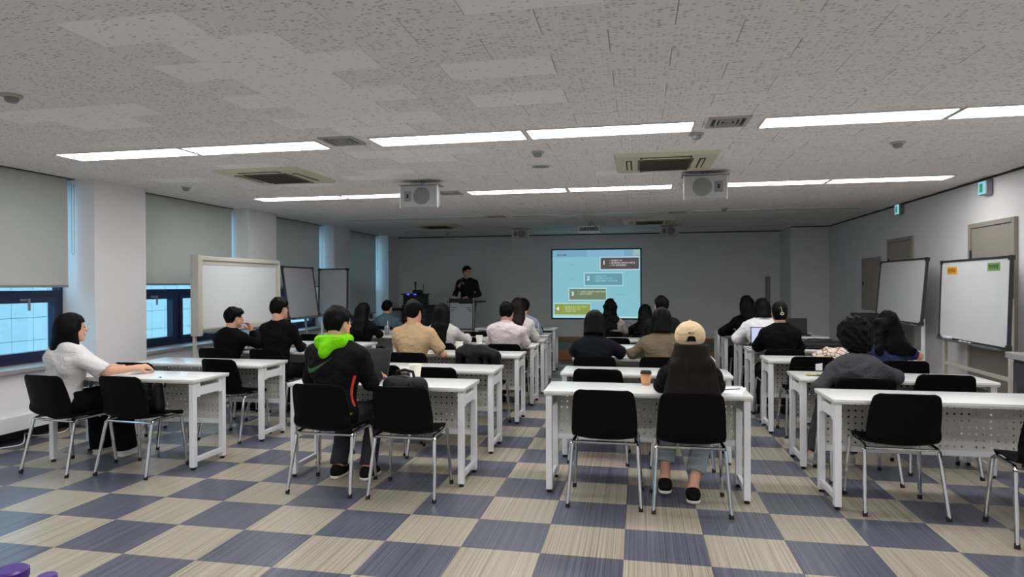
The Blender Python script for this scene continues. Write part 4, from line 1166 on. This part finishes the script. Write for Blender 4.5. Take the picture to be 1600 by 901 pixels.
    S = SDF(lo, hi, h2*1.05); b = g.hb
    if st == 'short':
        S.ell(H3((0, -.014, .036)), (.084*b, .104*b, .094*b), R, .02); S.ell(H3((0, -.045, .0)), (.076, .066, .08), R, .02); S.ell(H3((0, .048, .066)), (.064, .040, .034), R, .03)
        S.ripple(.0045, 75, 3, (1, 1, .35)); S.ripple(.003, 150, 4, (1, 1, .3)); X = S.grid(); q = [X[i]-hc[i] for i in range(3)]; y_ = R[0][1]*q[0]+R[1][1]*q[1]+R[2][1]*q[2]; z_ = R[0][2]*q[0]+R[1][2]*q[1]+R[2][2]*q[2]; x_ = R[0][0]*q[0]+R[1][0]*q[1]+R[2][0]*q[2]
        line = np.where(y_ < -.038, -.086, np.where(y_ < .045, .014-.10*np.clip((-.026-y_)/.012, 0, 1)+.3*np.clip(y_-.02, 0, 1)-.028*(np.abs(y_-.036) < .008), .040+(y_-.045)*.2))
        S.F = np.maximum(S.F, line-z_).astype(np.float32)
    elif st == 'curly':
        S.ell(H3((0, -.02, .03)), (.120*b, .128*b, .125*b), R, .02); S.ell(H3((0, -.06, -.06)), (.10*b, .075*b, .085*b), R, .04)
        S.ripple(.005, 90, 11); S.ripple(.005, 190, 12); X = S.grid(); q = [X[i]-hc[i] for i in range(3)]; y_ = R[0][1]*q[0]+R[1][1]*q[1]+R[2][1]*q[2]; z_ = R[0][2]*q[0]+R[1][2]*q[1]+R[2][2]*q[2]
        S.F = np.maximum(S.F, np.minimum(y_-.055, .05-z_)).astype(np.float32)
    elif st == 'updo':
        S.ell(H3((0, -.014, .032)), (.082, .104, .092), R, .02); S.ell(H3((0, -.085, -.005)), (.045, .04, .065), R, .03); S.ell(H3((0, -.042, -.035)), (.075, .060, .062), R, .03); S.ripple(.002, 90, 3)
        X = S.grid(); q = [X[i]-hc[i] for i in range(3)]; y_ = R[0][1]*q[0]+R[1][1]*q[1]+R[2][1]*q[2]; z_ = R[0][2]*q[0]+R[1][2]*q[1]+R[2][2]*q[2]
        S.F = np.maximum(S.F, np.where(y_ < -.01, -.088, -.01+y_*.6)-z_).astype(np.float32)
    else:
        wv = .5 if st == 'wavy' else 0.
        S.ell(H3((0, -.016, .032)), (.086*b, .106*b, .096*b), R, .02)
        S.ell(H3((0, -.045, -.03)), (.088*b, .076*b, .10), R, .04)
        nbk = nb+np.array([0, -.055, 0])
        if st == 'bob':
            S.cone(H3((0, -.05, -.03)), H3((0, -.07, -.02-L)), .078*b, .096*b, .04, flat=((0, 1, 0), 1.15))
            for sx in (-1, 1): S.cone(H3((sx*.07, -.01, .0)), H3((sx*.082, .012, -.03-L)), .028, .030, .03)
            S.cut(H3((0, 0, -.03-L)), tuple(-R[:, 2]))
        else:
            e0 = np.array([hc[0], min(nb[1]-.098, hc[1]-.06), nb[2]-.01]); e1 = np.array([hc[0]*.8, g.lean*.6-.168, hc[2]-.10-L])
            for o_ in (np.linspace(-.06, .06, 9) if g.spread > 1.8 else (-.06, -.02, .02, .06)):
                sp = 1.0 if st == 'long' else 1.25
                S.cone(H3((o_*.8, -.07, .0)), e0+np.array([o_*(1.0+(g.spread-1)*.4)*sp, 0, 0]), .042*b, .044*b, .03)
                S.cone(e0+np.array([o_*(1.0+(g.spread-1)*.4)*sp, 0, 0]), e1+np.array([o_*sp*g.spread*(1.1+.25*wv), 0, 0]), .044*b, .034*b, .03)
            for sx in (-1, 1): S.cone(H3((sx*.068, -.005, .0)), e0+np.array([sx*.082, .045, -.0]), .026, .026, .03)
        S.ripple(.0035, 110, 21, (1, 1, .12))
        if wv: S.ripple(.009, 42, 8, (1, 1, .8)); S.ripple(.006, 85, 9)
        X = S.grid(); q = [X[i]-hc[i] for i in range(3)]; y_ = R[0][1]*q[0]+R[1][1]*q[1]+R[2][1]*q[2]; z_ = R[0][2]*q[0]+R[1][2]*q[1]+R[2][2]*q[2]; x_ = R[0][0]*q[0]+R[1][0]*q[1]+R[2][0]*q[2]
        if g.cap: S.F = np.maximum(S.F, z_-(-.008+.16*y_)).astype(np.float32)
        S.F = np.maximum(S.F, np.minimum(np.minimum(y_-.052, .045-z_), .066-np.abs(x_))).astype(np.float32)
    ho = part('hair', mesh_vq('hair', [S.mesh()], g.hairm), None, t)
    return t, dict(hc=hc, R=R, H3=H3, shirt=sm_, nb=nb, zs=zs, pel=pel, so=so, hair=ho)

BLK = cloth((15, 15, 18)); WHT = cloth((214, 212, 214)); FEM = .90
P_ = person
# --- column by the windows
t1, i1 = P_('person with shoulder-length black hair and white blouse at the near window table', -4.485, .475, -.12, 1.245, WHT, w=FEM, sleeve='half', sl=.72, hair='bob', hairlen=.16, hyaw=-.42, hpitch=-.02, lean=.03, hy=.06, hx=.02,
            el=(-.24, .14, .772), er=(.27, .13, .77), wl=(.02, .42, .765), wr=(.36, .36, .775), fine=True, infl=.021, fold=.009, shoe=(220, 218, 214), trinfl=.03, trouser=(16, 16, 18), dr=(.3, 1, .05), nr=(-.5, 0, -1), curl=.45, hem=.0, feet=((-.08, .40, .085), (.16, .42, .085)), ankle=.06)
P_('person in a black sweater resting the chin on a raised hand', -4.50, 2.56, -.06, 1.215, BLK, hyaw=-.45, hpitch=-.10, lean=.08, hy=.13, hx=.02, er=(.27, .26, .78), wr=(.125, .285, .935), dr=(-.28, -.12, 1), nr=(-.5, -1, 0), curl=.7)
P_('taller person in a black sweater with undercut hair in the window column', -3.86, 2.54, -.05, 1.325, BLK, hyaw=-.25, hpitch=-.05, lean=.05, hy=.08, w=1.03)
P_('person with long black hair and black jacket turned toward the slide, window column', -3.74, 4.47, -.05, 1.21, BLK, w=FEM, hair='long', hairlen=.24, hyaw=-.2, lean=.07, hy=.11)
P_('person in a faded denim shirt at the far end of the window column', -4.14, 6.32, 0, 1.195, cloth((92, 112, 124)), hyaw=-.2, lean=.08, hy=.12, collar=.6)
# --- second column
t4, i4 = P_('person in a black jacket with a lime green hood and a laptop', -2.10, .42, -.10, 1.305, cloth((20, 20, 23), .7), hyaw=-.30, hpitch=-.06, lean=.05, hy=.08, w=1.08, infl=.030, fold=.004, fine=True, er=(.225, .15, .755), wr=(.14, .38, .77), el=(-.25, .10, .76), wl=(-.05, .40, .775), trouser=(58, 58, 64), feet=((-.10, .22, .085), (.14, .24, .085)), hem=.02)
P_('person in a beige short-sleeved knit polo', -2.24, 2.48, -.04, 1.30, cloth((196, 168, 132)), sleeve='half', sl=.6, collar=.55, hyaw=-.18, lean=.02, hy=.04, w=1.03, hb=1.03, er=(.30, .10, .735), wr=(.16, .36, .765))
P_('person with long straight black hair and pale grey puff-sleeved blouse', -2.27, 3.54, 0, 1.232, cloth((196, 194, 192)), w=FEM, hair='long', hairlen=.32, hyaw=-.05, lean=.04, hy=.07, infl=.028, er=(.26, .22, .78), wr=(.20, .46, .80))
P_('person in a pale pink collared shirt, short black hair', -1.47, 3.54, .02, 1.252, cloth((212, 200, 204)), hyaw=-.08, lean=.06, hy=.10, collar=.6, infl=.024, fold=.007)
P_('person with long brown hair and an off-white blouse beside the pale pink shirt', -1.49, 4.40, 0, 1.285, cloth((206, 202, 198)), w=FEM, hair='long', hairlen=.14, hairm=M_hairbrown, lean=.05, hy=.08, infl=.024)
P_('person in pale blue mostly hidden behind the brown-haired person', -1.57, 5.28, 0, 1.255, cloth((150, 162, 186)), lean=.06, hy=.10)
# --- third column
P_('person with a black bob and a navy short-sleeved jacket', -.345, 2.44, 0, 1.192, cloth((26, 28, 36), .8), w=.96, hair='bob', hairlen=.085, hb=1.08, sleeve='half', sl=.70, lean=.07, hy=.11, hpitch=-.2, er=(.27, .16, .775), wr=(.10, .36, .765))
P_('person in a brown jacket with black hair, third column', .31, 2.46, .0, 1.228, cloth((118, 106, 88)), hair='bob', hairlen=.095, hb=1.0, lean=.08, hy=.11, w=.98, el=(-.29, .14, .775))
P_('person in a black shirt with short hair, behind the brown jacket', .375, 4.40, 0, 1.31, cloth((28, 28, 31)), lean=.06, hy=.09, hyaw=.1)
P_('person with long wavy dark hair and pale grey top in front of the slide', -.325, 5.62, -.05, 1.243, cloth((176, 170, 164)), w=FEM, hair='wavy', hairlen=.20, lean=.05, hy=.08)
P_('person with long black hair left of the black shirt, third column', .185, 5.62, 0, 1.162, BLK, w=FEM, hair='long', hairlen=.25, lean=.06, hy=.10)
t17, i17 = P_('person in a cream baseball cap with very long dark hair', .42, .475, .0, 1.20, cloth((24, 22, 23)), w=FEM, hair='long', hairlen=.33, hairm=M_hairbrown, hb=.98, spread=2.6, cap=True, lean=.05, hy=.075, hpitch=-.12, fine=True, trouser=(150, 162, 168), feet=((-.16, .20, .11), (.02, .10, .085)), ankle=.20, el=(-.185, .15, .775), er=(.185, .15, .775), infl=.014)
# --- right column
P_('person with black hair and black top, farthest in the right column', 1.60, 5.42, .15, 1.295, BLK, w=FEM, hair='long', hairlen=.16, lean=.10, hy=.14, el=(-.32, .22, .78))
P_('person in a loose white shirt with tied black hair, right column', 1.60, 4.36, .06, 1.28, cloth((222, 222, 226)), w=1.08, hair='bob', hairlen=.09, hb=1.0, lean=.10, hy=.14, infl=.028, fold=.007, hem=.12, el=(-.30, .16, .78), trouser=(20, 20, 24))
t20, i20 = P_('person in a black cardigan with a pale clip in pinned-up black hair', 1.59, 3.40, .0, 1.27, BLK, w=FEM, hair='updo', lean=.05, hy=.08, infl=.024, collar=.3, hyaw=-.1)
P_('person with big curly black hair and a dark grey shirt', 1.73, 1.38, .0, 1.17, cloth((66, 67, 71)), hair='curly', hairm=M_haircurl, hb=1.04, lean=.06, hy=.11, hpitch=-.22, w=1.0, dz=.035, collar=.6, infl=.02, fold=.006, trouser=(66, 66, 70), el=(-.27, .03, .66), er=(.28, .10, .745), wl=(-.12, .22, .60), shoe=(180, 176, 170), fine=True, feet=((-.26, .28, .085), (.02, .34, .085)))
P_('person in a blue top with wavy black hair leaning on one arm', 2.36, 2.54, .0, 1.178, cloth((52, 58, 96)), hair='wavy', hairlen=.13, hb=1.15, spread=1.5, hairm=M_haircurl, sleeve='half', sl=.4, lean=.12, hy=.18, hx=.02, htilt=.3, hpitch=-.3, w=FEM, er=(.33, .26, .775), wr=(.16, .40, .93), dr=(-.3, -.2, 1))
# --- presenter (faces the audience)
tp, ip = P_('person presenting behind the lectern, dark sweater, holding a microphone', -3.50, 9.32, math.pi+.06, 1.66, cloth((40, 40, 42)), stand=True, z=.2, lean=.02, hy=.04, hpitch=.0, hyaw=.85, w=1.02, el=(-.27, .10, 1.06), er=(.25, .08, 1.06), wl=(-.06, .36, 1.0), wr=(.13, .23, 1.235), dr=(-.35, .3, .6), nr=(-1, .2, 0), curl=.8)

# ================================================================== details worn or carried
from mathutils.bvhtree import BVHTree
def on_surface(me, pts, d=(0, 1, 0), back=.6, off=.003):
    bv = BVHTree.FromPolygons([v.co for v in me.vertices], [tuple(p.vertices) for p in me.polygons])
    out = []
    for p in pts:
        d_ = Vector(d).normalized(); hit = bv.ray_cast(Vector(p)-d_*back, d_)
        if hit[0] is None: out.append(None)
        else: out.append(hit[0]-d_*off)
    return out
def strip_on(me, up, lo, n, d=(0, 1, 0), m=4):
    U = catmull(up, n); L = catmull(lo, n); pts = []
    for a, b in zip(U, L):
        for k in range(m+1): pts.append(Vector((a+(b-a)*k/m).tolist()))
    hs = on_surface(me, pts, d); b = MB()
    for i in range(n-1):
        for k in range(m):
            q = [hs[i*(m+1)+k], hs[(i+1)*(m+1)+k], hs[(i+1)*(m+1)+k+1], hs[i*(m+1)+k+1]]
            if all(v is not None for v in q): b.add(q, [(0, 1, 2, 3)])
    return b
# hooded jacket
M_lime = cloth((122, 214, 20), .75); nb, hc, R4, H4 = i4['nb'], i4['hc'], i4['R'], i4['H3']
S = SDF(nb-np.array([.22, .24, .20]), nb+np.array([.22, .20, .20]), .0085)
for sx in (-1, 1):
    S.cone(nb+np.array([sx*.080, .03, .03]), nb+np.array([sx*.072, -.095, .015]), .036, .046, .03)
    S.cone(nb+np.array([sx*.072, -.095, .015]), nb+np.array([-.01, -.142, -.058]), .046, .032, .03)
S.cone(nb+np.array([0, -.09, .02]), nb+np.array([-.01, -.142, -.055]), .046, .032, .04)
S.cone(np.array(H4((0, -.03, -.03))), nb+np.array([0, -.01, -.02]), .062, .062, .01, op='s')
S.ripple(.004, 60, 4, (1.2, 1, .6))
part('hood', mesh_vq('hood', [S.mesh()], M_lime), None, t4, label='lime green hood lining')
M_sw = cloth((58, 104, 74), .6)
up = [(-.175, 0, .905), (-.165, 0, .872), (-.13, 0, .868), (-.07, 0, .887), (.0, 0, .922), (.055, 0, .955)]
lo = [(-.178, 0, .90), (-.205, 0, .855), (-.165, 0, .835), (-.10, 0, .848), (-.02, 0, .898), (.055, 0, .953)]
part('logo', strip_on(i4['shirt'], up, lo, 22), M_sw, i4['so'], label='dark green curved tick logo')
M_red = cloth((206, 74, 50), .6)
b_ = strip_on(i4['shirt'], [(.50, -.02, .82), (.50, -.025, .70), (.50, -.03, .60)], [(.50, .0, .82), (.50, -.003, .70), (.50, -.005, .60)], 14, d=(-1, .0, 0), m=2)
if b_.v: part('side_stripe', b_, M_red, i4['so'], label='red side stripe')
pz = i4['pel'][2]
tg = part('hem_tag', bx(-.05, .05, -.004, 0, -.02, .02), M_bfab, i4['so'], loc=(.155, -.105, pz+.005), rot=(0, -.25, .75))
part('lettering', text_mesh('NIKE SPORT', .019, .0006), M_lime, tg, loc=(-.045, -.0055, -.006), rot=(math.pi/2, 0, 0))
# cap
M_cap = cloth((214, 190, 154), .8); H7, R7 = i17['H3'], i17['R']; hc7 = i17['hc']
S = SDF(hc7-np.array([.16, .17, .12]), hc7+np.array([.16, .26, .18]), .006)
S.ell(H7((0, -.012, .040)), (.100, .118, .098), R7, .0); pl = H7((0, 0, -.022)); nrm = R7@np.array([0, .16, -1], np.float32)
S.cut(pl, nrm)
S.cone(H7((-.03, .10, .02)), H7((.03, .10, .02)), .06, .06, .02, flat=(tuple(R7[:, 2]), 7.)); S.cone(H7((0, .10, .018)), H7((0, .16, .005)), .065, .05, .02, flat=(tuple(R7[:, 2]), 7.))
cm_ = mesh_vq('cap', [S.mesh()], M_cap); cap = part('cap', cm_, None, t17, label='cream baseball cap')
part('cap_button', MB().lathe([(.010, 0), (.008, .006), (.002, .008)], 10), M_cap, cap, loc=H7((0, -.012, .137)).tolist())
def cap_patch(name, up, lo, m_, off=.002, n=12):
    Pu = [np.array(H7((a, -.30, c))) for a, c in up]; Pl = [np.array(H7((a, -.30, c))) for a, c in lo]
    return part(name, strip_on(cm_, [tuple(p) for p in Pu], [tuple(p) for p in Pl], n, d=tuple(R7[:, 1].tolist())), m_, cap)
cap_patch('cap_opening', [(-.030, .0), (-.024, .022), (-.01, .031), (.01, .031), (.024, .022), (.030, .0)], [(-.030, -.006), (-.02, -.004), (-.008, -.003), (.008, -.003), (.02, -.004), (.030, -.006)], M_hairbrown)
tx = text_mesh('MA-J', .018, .0006); q = H7((-.020, -.131, .046)); e_ = Matrix([list(r) for r in R7]).to_euler()
o_ = part('lettering', tx, M_dk2, cap, loc=q.tolist()); o_.rotation_euler = (Matrix([list(r) for r in R7]) @ Matrix.Rotation(math.pi/2, 3, 'X')).to_euler()
hp = on_surface(cm_, [Vector(H7((0, -.13, .05)).tolist())], tuple(R7[:, 1].tolist()))[0]
if hp is not None: o_.location = (Matrix.Translation(hp) @ Vector((0, 0, 0))) + Vector((-.021, -.006, -.004))
# hair clip
H20 = i20['H3']
cl = part('hair_clip', MB().tube([tuple(H20((a, b, c))) for a, b, c in ((-.012, -.126, .035), (0, -.130, .055), (.008, -.130, .02), (.014, -.132, -.015))], .004, 6), mat('clip', (190, 184, 160), .3, metal=.4), t20)
part('clip_ring', MB().tube([tuple(H20((.012+.016*math.cos(a), -.134, -.02+.012*math.sin(a)))) for a in np.linspace(0, 6.28, 17)], .0045, 6), mat('clip_pearl', (214, 210, 196), .3), cl)
# microphone in the presenter's raised hand
mt = tp.matrix_basis if False else Matrix.Translation(tp.location) @ Matrix.Rotation(tp.rotation_euler[2], 4, 'Z')
mc = thing('microphone', 'black handheld microphone held by the presenter', 'microphone'); mc.matrix_world = mt @ Matrix.Translation((.085, .30, 1.25)) @ Matrix.Rotation(-.25, 4, 'Y')
part('mic_handle', MB().cone((0, 0, -.07), (0, 0, .12), .013, .018, 12), M_dk, mc); part('mic_head', MB().lathe([(.018, .12), (.026, .135), (.026, .155), (.014, .175)], 14), M_dk2, mc)

# ================================================================== bags and garments on chairs
M_nyl = mat('black_nylon', (13, 13, 15), .6, spec=.3, bump=.35, bscale=90)
t = thing('backpack', 'black backpack with side bottle sitting on the near chair', 'backpack', (-1.56, .47, .447))
S = SDF((-.24, -.16, -.02), (.24, .20, .50), .0105)
for z0, z1, r in ((.05, .36, .085),):
    for x0 in (-.12, -.04, .04, .12): S.cone((x0*.9, .0, .075), (x0*.85, -.02, .30), .078, .066, .05)
S.cone((-.10, .085, .10), (.10, .085, .10), .06, .06, .04); S.cone((-.09, .08, .2), (.09, .08, .2), .045, .045, .04); S.ripple(.004, 40, 9); S.cut((0, 0, .004), (0, 0, -1))
bpk = part('pack_body', mesh_vq('pack_body', [S.mesh()], M_nyl), None, t)
part('carry_handle', MB().tube([(-.07, -.02, .355), (-.06, -.02, .40), (0, -.025, .415), (.06, -.02, .40), (.07, -.02, .355)], .011, 8), M_nyl, t)
part('zip', MB().tube([(-.165, .0, .25), (-.11, .0, .34), (0, .0, .366), (.11, .0, .34), (.165, .0, .25)], .005, 6), M_alu, bpk)
for sx in (-1, 1): part('shoulder_strap', MB().tube([(sx*.06, -.085, .33), (sx*.09, -.10, .27), (sx*.11, -.118, .16), (sx*.13, -.10, .06)], .016, 8), M_nyl, t)
t = thing('drink_bottle', 'small yellow-labelled bottle in the side of the near backpack', 'bottle', (-1.81, .54, .447))
M_yel = mat('yellow_label', (214, 188, 30), .4)
part('bottle_body', MB().lathe([(.026, .0), (.03, .01), (.03, .14), (.014, .18), (.014, .20)], 16), M_yel, t); part('bottle_cap', MB().lathe([(.016, .198), (.016, .222)], 12), M_yel, t); part('bottle_band', MB().lathe([(.0305, .02), (.0305, .045)], 16), M_dk, t)
t = thing('handbag', 'black handbag with looped handles on the chair beside the white blouse', 'handbag', (-3.82, .60, .447), -.06)
S = SDF((-.22, -.13, -.02), (.22, .13, .32), .0105)
for x0 in (-.11, 0, .11): S.cone((x0, 0, .05), (x0, 0, .22), .055, .035, .05)
S.ripple(.003, 40, 10); S.cut((0, 0, .003), (0, 0, -1)); hb_ = part('bag_body', mesh_vq('bag_body', [S.mesh()], M_nyl), None, t)
for yy in (-.05, .05): part('bag_handle', MB().tube([(-.07+yy*1.6, yy*.5, .20), (-.06+yy*1.6, yy, .25), (yy*1.6, yy*1.2, .275), (.06+yy*1.6, yy, .25), (.07+yy*1.6, yy*.5, .20)], .008, 8), M_nyl, t)
part('buckle', bx(.06, .09, -.062, -.052, .17, .19), M_chrome, hb_)
t = thing('black_jacket', 'black padded jacket hung over the chair right of the person in beige', 'jacket', (-1.50, 2.55, 0)); t['label'] = 'black padded jacket hung over the chair right of the beige polo'
S = SDF((-.30, -.40, .44), (.30, -.02, .95), .012)
S.cone((-.16, -.245, .80), (.15, -.245, .79), .052, .050, .03); S.cone((-.10, -.235, .84), (.07, -.235, .84), .04, .035, .04)
for x0 in (-.18, -.09, .0, .09, .18): S.cone((x0, -.262, .78), (x0*1.06, -.235, .56), .036, .028, .04)
S.cone((-.20, -.22, .76), (-.21, -.18, .52), .035, .03, .04); S.cone((.20, -.22, .76), (.21, -.18, .52), .035, .03, .04); S.ripple(.005, 45, 14); S.ripple(.003, 90, 15)
part('jacket_cloth', mesh_vq('jacket_cloth', [S.mesh()], M_nyl), None, t)
M_flo, n, l, b = new_mat('floral_cotton')
tc = n.new('ShaderNodeTexCoord'); v = n.new('ShaderNodeTexVoronoi'); v.feature = 'DISTANCE_TO_EDGE'; v.inputs['Scale'].default_value = 16; l.new(tc.outputs['Object'], v.inputs['Vector'])
cr = n.new('ShaderNodeValToRGB'); cr.color_ramp.elements[0].position = .03; cr.color_ramp.elements[0].color = (*lin((92, 96, 86)), 1); cr.color_ramp.elements[1].position = .09; cr.color_ramp.elements[1].color = (*lin((222, 200, 184)), 1)
l.new(v.outputs['Distance'], cr.inputs[0]); l.new(cr.outputs[0], b.inputs['Base Color']); b.inputs['Roughness'].default_value = .9
t = thing('floral_scarf', 'cream patterned cloth bundled on the third table of the right column', 'cloth', (1.98, 2.92, TZ))
S = SDF((-.26, -.18, -.02), (.26, .18, .18), .0095)
for a, b2, c, r in ((-.14, -.02, .03, .045), (-.05, .02, .05, .06), (.05, -.01, .055, .06), (.14, .03, .04, .05), (.0, -.06, .03, .045), (.1, -.06, .03, .04)): S.ell((a, b2, c), (r*1.5, r*1.2, r), k=.03)
S.ripple(.008, 60, 31); S.ripple(.004, 110, 32); S.cut((0, 0, .002), (0, 0, -1)); part('scarf_cloth', mesh_vq('scarf_cloth', [S.mesh()], M_flo), None, t)
t = thing('laptop_bag', 'flat black bag lying on the fourth table of the right column', 'bag', (2.16, 3.97, TZ), .08)
S = SDF((-.28, -.18, -.02), (.30, .18, .16), .0105)
for x0 in np.linspace(-.2, .2, 9): S.cone((x0, -.08, .035), (x0, .08, .045), .034, .036, .04)
S.cone((-.12, .05, .075), (.10, .08, .07), .035, .03, .04); S.ripple(.003, 45, 33); S.cut((0, 0, .002), (0, 0, -1)); bb = part('bag_body', mesh_vq('bag_body', [S.mesh()], M_nyl), None, t)
part('bag_strap', MB().tube([(-.2, -.1, .03), (-.05, -.13, .02), (.12, -.12, .02), (.22, -.05, .04)], .009, 8), M_nyl, t)
t = thing('tote_bag', 'black bag standing on the fifth chair of the second column', 'bag', (-2.2, 4.5, .447))
S = SDF((-.2, -.13, -.02), (.2, .13, .38), .013)
for x0 in (-.1, 0, .1): S.cone((x0, 0, .06), (x0, 0, .26), .06, .04, .05)
S.cut((0, 0, .003), (0, 0, -1)); part('bag_body', mesh_vq('bag_body', [S.mesh()], M_nyl), None, t)
part('bag_handle', MB().tube([(-.06, 0, .28), (-.04, 0, .36), (.04, 0, .36), (.06, 0, .28)], .008, 8), M_nyl, t)
